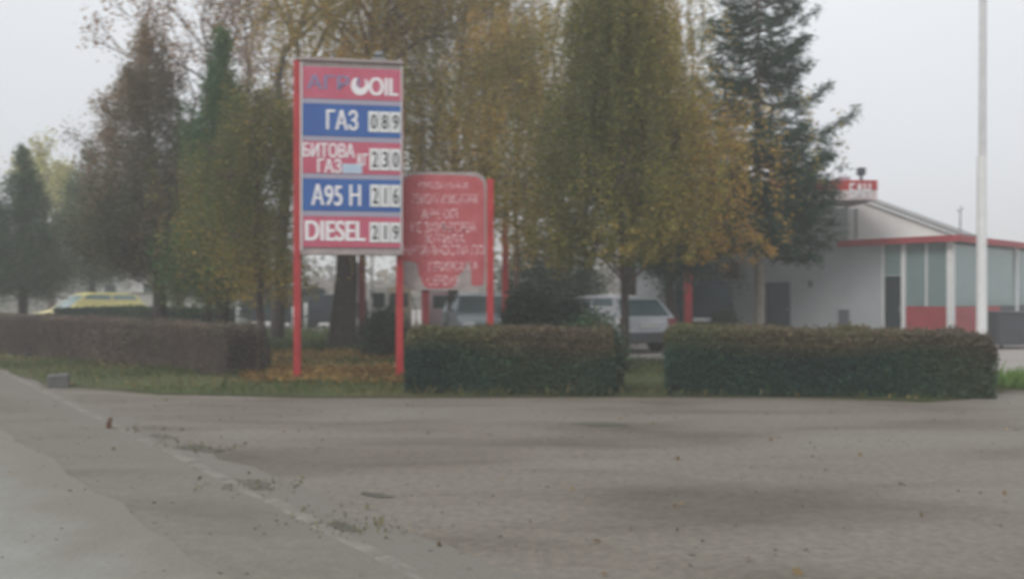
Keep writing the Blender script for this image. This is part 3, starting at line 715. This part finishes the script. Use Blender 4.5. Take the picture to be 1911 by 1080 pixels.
# red film with the torn lower corners that bare the grey backing
film = [(753, 345), (757, 333), (768, 327), (800, 326), (870, 328), (893, 331), (902, 340), (904, 360), (904.5, 500), (902, 530), (893, 533), (880, 532), (879, 505), (876, 486), (871, 489), (866, 505), (856, 512), (850, 530), (845, 537), (800, 538), (791, 534), (786, 520), (781, 510), (779, 492), (770, 488), (752, 486)]
b_ = MB(); b_.prism([(bx(x_), bz(z_)) for x_, z_ in film], -.006, -.001, 'y'); b_.build('red_film', M['fadedred'], nb)
MB().prism([(bx(748), bz(541)), (bx(789), bz(541)), (bx(779), bz(493)), (bx(748), bz(490))], -.0008, -.0004, 'y')
wm = mat('worn_lettering', (.44, .10, .11), .6, c2=(.80, .62, .64), scale=17)
wr = [e for e in wm.node_tree.nodes if e.type == 'VALTORGB'][0]; wr.color_ramp.elements[0].position = .40; wr.color_ramp.elements[1].position = .54
for body, x0_, x1_, y0_, y1_ in [('ПРОДАЖБА И', 782, 872, 340, 354), ('РЕМОНТ И МОНТАЖ', 769, 892, 362, 380), ('АРЕ ОП', 787, 853, 390, 408), ('НЕ ЗАМЪРСЯВА', 768, 889, 414, 434), ('ЮТИЛА', 795, 868, 437, 454), ('НАЧАЛНОСТИ ПО', 753, 903, 457, 476), ('ГРИЖАТА', 800, 893, 488, 506), ('СЕКС' if False else 'СЕРВИЗ', 798, 856, 514, 532)]:
    text(body, bx(x0_), bx(x1_), bz(y1_), bz(y0_), -.0065, wm, nb, bold=.015, depth=.003)
MB().box(bx(908.5), bx(921), -.02, .12, 0, bz(334), bev=.008).build('post', M['red'], nb)
MB().box(bx(786), bx(800), .045, .16, 0, bz(345), bev=.008).build('post', M['darkred'], nb)

# ---------------------------------------------------------------- building on the right
C0 = (12.8, 25.0); AU = math.atan2(.667, .745)
bl = empty('roadside_building', (*C0, 0), AU, label='low white and grey building with glazed corner and red fascia behind the long hedge', cat='building')
# face A is local x=0 (y runs left-back), face B is local y=0 (x runs right-back)
t_w = .25; FB = 2.96; FT = 3.15; BT = 1.09
MB().box(0, t_w, 2.02, 12.5, 0, FB + .02).build('wall', M['wallgrey'], bl)
MB().box(0, t_w, 3.05, 12.5, FB + .022, 4.14).build('upper_wall', M['wallgrey'], bl, label='dull grey upper wall')
b_ = MB(); b_.prism([(0.02, FB + .03), (3.045, FB + .03), (3.045, 4.52), (0.02, 3.19)], .10, .34, 'x'); b_.build('gable_wall', M['wallwhite'], bl, label='white painted gable')
MB().prism([(-.35, 3.20), (3.25, 4.79), (3.25, 4.69), (-.35, 3.10)][::-1], -.08, 1.0, 'x').build('roof', M['roof'], bl)
MB().box(-.2, 9.2, -.2, 3.2, FT - .06, FT + .0).build('porch_roof', M['roof'], bl)
MB().box(.3, 4, 12.2, 12.5, 0, 4.1).box(3.7, 4, 3.2, 12.2, 0, 4.1).build('rear_wall', M['wallgrey'], bl)
MB().box(.1, 4, 3.26, 12.5, 4.15, 4.25).build('flat_roof', M['roof'], bl)
MB().box(9.0, 9.2, .1, 3.1, 0, 3.0).box(4.0, 9.0, 3.0, 3.2, 0, 3.0).build('rear_wall', M['wallgrey'], bl)
MB().box(.26, 8.9, .4, 2.9, .021, .05).build('floor', M['concrete'], bl)
MB().box(3, 3.1, .3, 2.95, .06, 2.9).build('partition', M['wallgrey'], bl)
# red fascia
MB().box(-.40, -.30, -.40, 3.3, FB, FT, bev=.006).build('fascia', M['dullred'], bl)
MB().box(-.299, 9, -.40, -.30, FB - .005, FT - .01, bev=.006).build('fascia', M['dullred'], bl)
MB().box(-.30, -.003, -.30, 3.2, FB + .03, FB + .08).box(-.003, 9, -.30, -.003, FB + .03, FB + .08).build('soffit', M['white'], bl)
# red apron under glazing
MB().box(-.06, .06, .10, 1.28, 0, BT, bev=.006).build('red_base_panel', M['dullred'], bl)
MB().box(.08, 3.75, -.06, .06, 0, BT - .01, bev=.006).build('red_base_panel', M['dullred'], bl)
MB().box(3.76, 9, -.04, .10, 0, BT - .02).build('grey_base_panel', M['grey'], bl)
def post(x0, x1, y0, y1, z0=0, z1=FB + .02): MB().box(x0, x1, y0, y1, z0, z1, bev=.006).build('post', M['white'], bl)
post(-.09, .07, -.09, .09); post(-.07, .06, 1.29, 1.42); post(-.05, .05, .66, .71, BT + .004)
post(5.2, 5.36, -.08, .07); post(2.6, 2.66, -.05, .05, BT); post(-.03, .05, 1.96, 2.018)
for (y0, y1) in [(.10, .655), (.715, 1.285)]:
    MB().box(-.012, .012, y0, y1, BT + .004, FB).build('window_pane', M['glass'], bl)
for (x0, x1) in [(.08, 2.595), (2.665, 5.195), (5.37, 8.9)]:
    MB().box(x0, x1, -.012, .012, BT - .005, FB).build('window_pane', M['glass'], bl)
MB().box(-.012, .012, 1.425, 1.955, 2.03, FB).build('window_pane', M['glass'], bl)
d_ = MB().box(-.005, .04, 1.44, 1.94, .05, 2.01, bev=.004).build('door', M['darkglass'], bl)
MB().box(-.03, -.008, 1.47, 1.50, .9, 1.1, bev=.003).build('handle', M['midgrey'], d_)
MB().box(-.02, .05, 1.425, 1.955, 2.012, 2.028).build('door_lintel', M['white'], bl)
# counters and shelving behind the panes (dark band low in the glass)
MB().box(.5, .9, .3, 1.25, .05, 1.38).build('counter', M['grey'], bl); MB().box(.5, 2.4, .5, .9, .05, 1.4).build('counter', M['grey'], bl)
# service door, wall lamp, downpipe, red box
d2 = MB().box(-.05, -.003, 5.15, 6.05, .03, 1.86, bev=.005).build('service_door', M['darkdoor'], bl)
MB().box(-.08, -.055, 5.2, 5.25, .9, 1.0).build('handle', M['midgrey'], d2)
MB().box(-.06, -.003, 6.12, 6.17, .03, 1.86).build('door_frame', M['midgrey'], bl)
MB().box(-.10, -.003, 4.35, 4.43, 1.70, 1.86, bev=.01).box(-.14, -.06, 4.33, 4.45, 1.86, 1.89).build('wall_lamp', M['grey'], bl)
MB().tube([(-.03, 2.85, 3.2), (-.03, 2.85, 4.15)], .03).build('downpipe', M['grey'], bl)
MB().box(-.02, .095, 2.94, 3.12, 3.17, 4.2).build('corner_post', M['white'], bl)
MB().box(-.12, -.003, 7.1, 7.7, 2.0, 2.6, bev=.02).build('meter_box', mat('brown_box', (.14, .06, .06), .7, .15, 5), bl)
MB().tube([(.4, -.1, 3.1), (.42, -.1, 3.75), (.40, -.12, 4.05)], [.025, .018, .01]).tube([(.4, -.1, 3.85), (.55, .05, 3.95)], .01).tube([(.4, -.1, 3.9), (.28, -.25, 3.95)], .01).build('antenna', M['grey'], bl)

# canopy with red and white band
cn = empty('canopy', (0, 0, 0), label='flat canopy with red over white edge band and white letters joined to the grey wall', cat='canopy')
CZ0, CZ1 = 4.17, 4.74
MB().prism([(5.0, 24.9), (10.5, 24.9), (10.5, 27.15), (5.0, 32.9)], CZ0 + .05, CZ1 - .03, 'z').build('roof_slab', M['roof'], cn)
MB().box(4.98, 10.56, 24.78, 24.88, CZ0, CZ0 + .29, bev=.006).box(10.46, 10.56, 24.89, 27.0, CZ0, CZ0 + .29).build('white_band', mat('pinkish_white', (.62, .52, .52), .6, .08, 3), cn)
MB().box(4.98, 10.56, 24.76, 24.88, CZ0 + .294, CZ1, bev=.006).box(10.46, 10.57, 24.89, 27.0, CZ0 + .294, CZ1).build('red_band', M['red'], cn)
text('БАН', PX(1586, 24.75), PX(1624, 24.75), PZ(369, 24.75), PZ(342, 24.75), 24.755, M['bright'], cn, bold=.03, depth=.02)
MB().tube([(PX(1607, 25.2), 25.2, CZ1 - .03), (PX(1607, 25.2), 25.2, CZ1 + .35)], .05).box(PX(1600, 25.2), PX(1614, 25.2), 25.1, 25.3, CZ1 + .2, CZ1 + .42, bev=.03).build('vent_pipe', M['grey'], cn)
MB().box(PX(1570, 25), PX(1592, 25), 25.2, 25.5, CZ1 - .03, CZ1 + .16, bev=.01).build('floodlight', M['pinkish'], cn)
MB().box(PX(1278, 24.95) , PX(1291, 24.95), 24.9, 25.1, 0, CZ0 + .05, bev=.01).build('column', M['red'], cn)

# ---------------------------------------------------------------- flag mast, bin, easel
mp = empty('mast', (PX(1832, 21), 21, 0), label='tall white mast standing behind the right end of the long hedge', cat='pole')
MB().tube([(0, 0, 0), (0, 0, PZ(292, 21))], [.125, .105], n=28).build('lower_tube', M['white'], mp)
MB().tube([(.02, 0, PZ(292, 21) - .02), (.04, 0, 11)], [.09, .08], n=28).build('upper_tube', mat('greyish_pole', (.6, .6, .61), .5, .06), mp)
MB().box(-.22, .22, -.22, .22, 0, .04, bev=.01).build('base_plate', M['midgrey'], mp)
bn = empty('waste_container', (PX(1862, 22.3), 22.3, 0), .12, label='dark grey waste container by the red panelled corner of the building', cat='container')
MB().prism([(0.04, .12), (1.36, .12), (1.42, .92), (0, .92)], 0, .85, 'y', bev=.015).build('body', M['grey'], bn)
MB().box(-.02, 1.44, -.02, .88, .925, .985, bev=.015).build('lid', M['grey'], bn)
for xx in (.15, 1.2): MB().tube([(xx, .1, .06), (xx + .05, .1, .06)], .06, 10).build('wheel', M['tyre'], bn)
ea = empty('folding_sign', (PX(1574, 25.5), 25.5, 0), -.2, label='small dark folding board standing against the grey wall', cat='sign')
for q in (-1, 1):
    MB().box(-.16, .16, -.012, .012, .12, 1.0, mtx=Matrix.Translation((0, q * .14, 0)) @ Matrix.Rotation(q * .14, 4, 'X')).build('panel', M['grey'], ea)
    MB().box(-.18, -.15, -.015, .015, .0, 1.02, mtx=Matrix.Translation((0, q * .14, 0)) @ Matrix.Rotation(q * .14, 4, 'X')).box(.15, .18, -.015, .015, .0, 1.02, mtx=Matrix.Translation((0, q * .14, 0)) @ Matrix.Rotation(q * .14, 4, 'X')).build('frame', M['midgrey'], ea)

# ---------------------------------------------------------------- cars
def car(loc, rz, paint, label, Lc=4.0, Wc=1.68, Hc=1.45, style='hatch', glass='carglass', scale=1, name='parked_car', cat='car', bumper='plastic'):
    """local: front towards -y, x across"""
    r = empty(name, (loc[0], loc[1], 0), rz, label=label, cat=cat); r.scale = (scale,) * 3
    hl = Lc / 2; hw = Wc / 2; belt = Hc * .62; sill = .2
    if style == 'hatch':   # side profile (y, z), y from front (-) to back (+)
        prof = [(-hl, .42), (-hl + .05, .62), (-hl + .22, .72), (-hl + 1.0, belt), (hl - .12, belt + .03), (hl - .02, .75), (hl, .5), (hl - .04, .28), (-hl + .1, .28)]
        cab = [(-hl + .95, belt - .01), (-hl + 1.62, Hc - .06), (-hl + 1.9, Hc), (hl - .75, Hc - .01), (hl - .5, Hc - .06), (hl - .10, belt - .01)]
    elif style == 'sedan':
        prof = [(-hl, .42), (-hl + .05, .62), (-hl + .22, .72), (-hl + 1.15, belt), (hl - .75, belt + .02), (hl - .08, belt - .03), (hl, .5), (hl - .04, .28), (-hl + .1, .28)]
        cab = [(-hl + 1.1, belt - .01), (-hl + 1.85, Hc - .05), (-hl + 2.1, Hc), (hl - 1.45, Hc - .01), (hl - 1.2, Hc - .06), (hl - .62, belt - .01)]
    else:                  # van / tall car
        prof = [(-hl, .45), (-hl + .05, .75), (-hl + .2, .85), (-hl + .8, belt), (hl - .06, belt + .02), (hl - .02, .8), (hl, .5), (hl - .04, .3), (-hl + .1, .3)]
        cab = [(-hl + .75, belt - .01), (-hl + 1.4, Hc - .07), (-hl + 1.6, Hc), (hl - .25, Hc), (hl - .14, Hc - .06), (hl - .06, belt - .01)]
    def wz(z): return hw * (1 - .03 * max(0, (.5 - z) / .3)) if z <= belt else hw * (1 - .2 * (z - belt) / (Hc - belt)) - .02
    m = MB(); n = len(prof)
    xs = [-1, -.93, -.5, 0, .5, .93, 1]
    grid = [[m.bm.verts.new((hw * q, y * (1 if abs(q) < .95 else .975) * (1 - .02 * q * q), z - (.02 if abs(q) == 1 and z > .6 else 0))) for (y, z) in prof] for q in xs]
    for i in range(len(xs) - 1):
        for k in range(n): m.bm.faces.new((grid[i][k], grid[i][(k + 1) % n], grid[i + 1][(k + 1) % n], grid[i + 1][k]))
    m.bm.faces.new(grid[0]); m.bm.faces.new(grid[-1][::-1])
    bmesh.ops.recalc_face_normals(m.bm, faces=m.bm.faces)
    body = m.build('body', paint, r, smooth=False)
    m = MB(); n = len(cab)
    def cx(q, z): return q * wz(z)
    g = [[m.bm.verts.new((cx(q, z), y, z + (.03 * (1 - q * q) if 1 < i_ < n - 2 else 0))) for i_, (y, z) in enumerate(cab)] for q in (-1, -.6, 0, .6, 1)]
    for i in range(4):
        for k in range(n - 1): m.bm.faces.new((g[i][k], g[i][k + 1], g[i + 1][k + 1], g[i + 1][k]))
    m.bm.faces.new(g[0]); m.bm.faces.new(g[-1][::-1])
    m.build('cabin', paint, r)
    gm = M[glass]
    def win(name, p, nrm):     # quad proud of cabin
        o = Vector(nrm) * .006; b2 = MB(); v = [Vector(q) + o for q in p]; u_ = [Vector(q) - o * 2 for q in p]
        a1 = [b2.bm.verts.new(q) for q in v]; a2 = [b2.bm.verts.new(q) for q in u_]
        b2.bm.faces.new(a1); b2.bm.faces.new(a2[::-1])
        for k in range(len(p)): b2.bm.faces.new((a1[k], a1[(k + 1) % len(p)], a2[(k + 1) % len(p)], a2[k]))
        return b2.build(name, gm, r)
    def lerp(a_, b_, t): return (a_[0] + (b_[0] - a_[0]) * t, a_[1] + (b_[1] - a_[1]) * t)
    f0, f1 = cab[0], cab[1]; r0_, r1_ = cab[-1], cab[-2]
    a_, b_ = lerp(f0, f1, .08), lerp(f0, f1, .97); nn = Vector((0, -(b_[1] - a_[1]), (b_[0] - a_[0]))).normalized()
    win('windscreen', [(-wz(a_[1]) * .93, a_[0], a_[1]), (wz(a_[1]) * .93, a_[0], a_[1]), (wz(b_[1]) * .9, b_[0], b_[1]), (-wz(b_[1]) * .9, b_[0], b_[1])], nn)
    a_, b_ = lerp(r0_, r1_, .12), lerp(r0_, r1_, .92); nn = Vector((0, (b_[1] - a_[1]), -(b_[0] - a_[0]))).normalized()
    win('rear_window', [(wz(a_[1]) * .9, a_[0], a_[1]), (-wz(a_[1]) * .9, a_[0], a_[1]), (-wz(b_[1]) * .86, b_[0], b_[1]), (wz(b_[1]) * .86, b_[0], b_[1])], nn)
    zb_, zt_ = belt + .02, Hc - .065
    def yf(z): return f0[0] + (f1[0] - f0[0]) * (z - f0[1]) / (f1[1] - f0[1])
    def yr(z): return r0_[0] + (r1_[0] - r0_[0]) * (z - r0_[1]) / (r1_[1] - r0_[1])
    mid = (f1[0] + r1_[0]) / 2
    for q in (-1, 1):
        for (ya, yb, za, zc) in [(yf(zb_) + .12, mid - .04, yf(zt_) + .07, mid - .04), (mid + .04, yr(zb_) - .16, mid + .04, yr(zt_) - .1)]:
            win('side_window', [(q * wz(zb_), ya, zb_), (q * wz(zb_), yb, zb_), (q * wz(zt_), zc, zt_), (q * wz(zt_), za, zt_)], (q, 0, .2))
        MB().box(q * hw - (.0 if q > 0 else .14), q * hw + (.14 if q > 0 else 0), yf(belt) + .15, yf(belt) + .23, belt + .02, belt + .14, bev=.02).build('mirror', paint, r)
    for q in (-1, 1):
        for yy in (-hl + .75, hl - .72):
            wh = MB().tube([(q * (hw - .17), yy, .3), (q * (hw + .005), yy, .3)], .30, 20).build('wheel', M['tyre'], r)
            MB().tube([(q * (hw + .006), yy, .3), (q * (hw + .016), yy, .3)], .19, 14).build('rim', M['rim'], wh)
        MB().box(q * hw * .72 - .16, q * hw * .72 + .16, -hl - .015, -hl + .12, .56, .70, bev=.02).build('headlight', M['headlight'], r)
        MB().box(q * hw * .86 - .10, q * hw * .86 + .10, hl - .10, hl + .012, .62, .86, bev=.02).build('tail_light', M['taillight'], r)
    MB().box(-hw * .96, hw * .96, hl - .12, hl + .07, .27, .53, bev=.04).build('rear_bumper', M[bumper], r)
    MB().box(-hw * .96, hw * .96, -hl - .07, -hl + .12, .25, .50, bev=.04).build('front_bumper', M[bumper], r)
    MB().box(-.26, .26, hl + .0, hl + .022, .64, .76).build('number_plate', M['plate'], r)
    MB().box(-.26, .26, -hl - .09, -hl - .07, .34, .45).build('number_plate', M['plate'], r)
    return r
# car() front is -y; rotate by rz
rc = Vector((PX(1212, 20.6), 20.6)); yaw = R(180 + 28)
fwd = Vector((math.sin(yaw) * 1.0, -math.cos(yaw)))      # front direction after rotation
car((rc.x + fwd.x * 2.0, rc.y + fwd.y * 2.0), yaw, M['silver'], 'silver hatchback seen from behind through the gap in the hedges', Hc=1.40)
car((PX(1296, 27.5), 27.5), R(180 - 6), M['navy'], 'dark high roofed car beside the grey wall, right of the silver hatchback', Lc=4.2, Wc=1.85, Hc=1.82, style='van', glass='darkglass', name='parked_van')
car((PX(893, 25.5), 25.5), R(12), M['bluegrey'], 'blue grey car facing the road under the right side of the notice board', Hc=1.46)
car((PX(166, 32.5), 32.5), R(-42), M['yellow'], 'yellow car behind the low dark hedge on the left', Hc=1.5, Lc=4.0, glass='glass', style='hatch', scale=1.0)
car((PX(515, 38), 38), R(-70), M['darkgreen'], 'dark teal van seen between the leaning tree and the price sign', Lc=4.4, Wc=1.8, Hc=1.75, style='van', glass='darkglass', name='parked_van', cat='van')
car((PX(612, 37), 37), R(-80), M['navy'], 'dark car half hidden by the thick tree trunk', Hc=1.45, glass='darkglass')

# ---------------------------------------------------------------- station yard things
def pump(px, Y, m, label, h=1.75, w_=.6):
    r = empty('fuel_pump', (PX(px, Y), Y, 0), .1, label=label, cat='fuel pump', group='fuel pumps on the forecourt')
    MB().box(-w_ / 2, w_ / 2, -.2, .2, .12, h, bev=.02).build('cabinet', m, r)
    MB().box(-w_ / 2 - .08, w_ / 2 + .08, -.3, .3, 0, .12, bev=.01).build('plinth', M['concrete'], r)
    MB().box(-w_ * .36, w_ * .36, -.215, -.2, h * .62, h * .88).build('display', M['darkglass'], r)
    MB().tube([(w_ / 2 + .02, -.1, h * .8), (w_ / 2 + .16, -.15, h * .5), (w_ / 2 + .12, -.15, .35), (w_ / 2 + .02, -.1, .5)], .018).build('hose', M['tyre'], r)
    return r
pump(706, 27, M['white'], 'pale fuel pump left of the right leg of the price sign', h=1.7)
pump(745, 28, M['beige'], 'beige fuel pump seen between the price sign and the notice board', h=1.7, w_=.8)
pump(824, 29, M['pinkish'], 'pinkish fuel pump under the notice board', h=1.6, w_=.8)
isl = MB().box(PX(762, 26), PX(860, 26), 25.4, 26.6, .016, .2, bev=.03).build('pump_island', M['concrete'], label='low pale concrete island seen under the notice board', cat='pump island')
def colm(px, Y, h, m, label, wpx=12, grp='red steel posts around the forecourt'):
    r = empty('steel_post', (PX(px, Y), Y, 0), label=label, cat='post', group=grp)
    a_ = wpx / F * Y / 2
    MB().box(-a_, a_, -a_, a_, .02, h, bev=.01).build('shaft', m, r)
    MB().box(-a_ * 1.6, a_ * 1.6, -a_ * 1.6, a_ * 1.6, 0, .03).build('base_plate', M['midgrey'], r)
    return r
colm(676, 25, 2.75, M['darkred'], 'dark red post between the legs of the price sign')
colm(943, 24.5, 4.2, M['red'], 'red post right of the notice board beside a thin dark trunk')
def wpost(px, Y, h, label, wpx=8):
    r = empty('marker_post', (PX(px, Y), Y, 0), label=label, cat='post', group='white posts on the forecourt')
    a_ = wpx / F * Y / 2
    MB().tube([(0, 0, 0), (0, 0, h - .06), (0, 0, h)], [a_, a_, a_ * .3], 12).build('shaft', M['white'], r, smooth=True)
    MB().tube([(0, 0, h * .5), (0, 0, h * .58)], a_ * 1.04, 12).build('band', M['midgrey'], r)
wpost(445, 30, 1.3, 'white marker post standing alone right of the brownish hedge')
wpost(548, 33, 1.0, 'white marker post just left of the left leg of the price sign', 6)
wpost(571, 33, 1.15, 'white marker post just right of the left leg of the price sign', 6)
wpost(694, 26, 2.7, 'tall thin white post right of the dark red post', 5)
# board beside the dark red post
bd = empty('forecourt_board', (PX(661, 26), 26, 0), label='pale grey upright board between trunk and dark red post', cat='board')
MB().box(-.13, .16, 0, .05, 1.2, 2.4, bev=.01).build('panel', mat('pale_violet_board', (.36, .36, .42), .6, .1, 3), bd)
MB().tube([(0, .08, 0), (0, .08, 2.3)], .03).build('pole', M['midgrey'], bd)
# kiosk with posts
kk = empty('forecourt_kiosk', (PX(1035, 36), 36, 0), label='low kiosk with pinkish fascia and thin white posts behind the dark shrubs', cat='kiosk')
MB().box(-1.5, 1.5, 0, 2.5, 0, 2.5).build('wall', M['wallgrey'], kk)
MB().box(-1.7, 1.7, -.9, 2.6, 2.52, 2.65).build('roof', M['roof'], kk)
MB().box(-1.0, .1, -.98, -.9, 2.68, 3.1, bev=.01).build('fascia', M['pinkish'], kk)
MB().box(-1.72, 1.72, -1.0, -.9, 2.5, 2.66).build('edge_trim', M['wallwhite'], kk)
for xx in (-.35, .3, .75, 1.3): MB().box(xx - .04, xx + .04, -.85, -.77, 0, 2.49).build('post', M['white'], kk)
for xx in (-.9, .1, .9): MB().box(xx - .35, xx + .35, -.02, .0, .9, 2.1).build('window', M['glass'], kk)
# pale boundary wall with coping at left, gate post
wl = empty('boundary_wall', (0, 0, 0), label='pale concrete boundary wall behind the low dark hedge', cat='wall')
MB().box(PX(225, 40), PX(424, 40), 40, 40.2, 0, PZ(548, 40)).build('wall_face', mat('pale_wall', (.44, .43, .41), .9, .1, .8, .2, 10), wl)
MB().box(PX(223, 40), PX(426, 40), 39.95, 40.25, PZ(548, 40) + .002, PZ(545, 40)).build('coping', M['concrete'], wl)
MB().box(PX(414, 40), PX(428, 40), 39.9, 40.3, 0, PZ(541, 40)).build('end_pillar', M['wallwhite'], wl)
# far house
fh = empty('distant_house', (PX(245, 62), 62, 0), .25, label='pale house showing dimly through the mist behind the yellow car', cat='house')
MB().box(-2.6, 2.6, 0, 7, 0, 3.2).build('wall', mat('pale_house', (.45, .44, .42), .9, .05, .5), fh)
MB().prism([(-2.9, 3.2), (2.9, 3.2), (0, 4.6)], -.3, 7.3, 'y').build('roof', mat('tile_roof', (.18, .10, .08), .9, .15, 2), fh)
for xx in (-1.4, 1.2):
    f_ = MB().box(xx - .5, xx + .5, -.03, 0, 1.1, 2.3).build('window', M['white'], fh); MB().box(xx - .42, xx + .42, -.04, -.031, 1.18, 2.22).build('pane', M['darkglass'], f_)
# road side bits
x, y = G(110, 722)
M['darkconcrete'] = mat('dark_concrete', (.13, .13, .125), .95, .2, 5, .4, 40)
cb = MB().box(-.15, .15, -.11, .11, -.02, .2, bev=.03).build('concrete_block', M['darkconcrete'], label='small weathered concrete block at the edge of the left verge', cat='concrete block'); cb.location = (x, y, 0); cb.rotation_euler = (.03, -.05, .4)
x, y = G(203, 800)
stub = empty('broken_post', (x, y, 0), label='short broken rusty stub at the near end of the kerb line on the left', cat='post stub')
MB().tube([(0, 0, 0), (.005, 0, .07), (.02, .01, .12)], [.03, .026, .016], 8).build('shaft', M['rust'], stub)

# ---------------------------------------------------------------- mist
hz = MB().box(-310, 310, -210, 410, -1, 16.5).build('haze', None, kind='stuff')
hm = bpy.data.materials.new('haze'); hm.use_nodes = True; t = hm.node_tree; t.nodes.clear()
o_ = t.nodes.new('ShaderNodeOutputMaterial'); v_ = t.nodes.new('ShaderNodeVolumePrincipled')
v_.inputs['Color'].default_value = (.95, .95, .95, 1); v_.inputs['Density'].default_value = .0048; v_.inputs['Anisotropy'].default_value = .0
t.links.new(v_.outputs[0], o_.inputs['Volume']); hz.data.materials.clear(); hz.data.materials.append(hm)
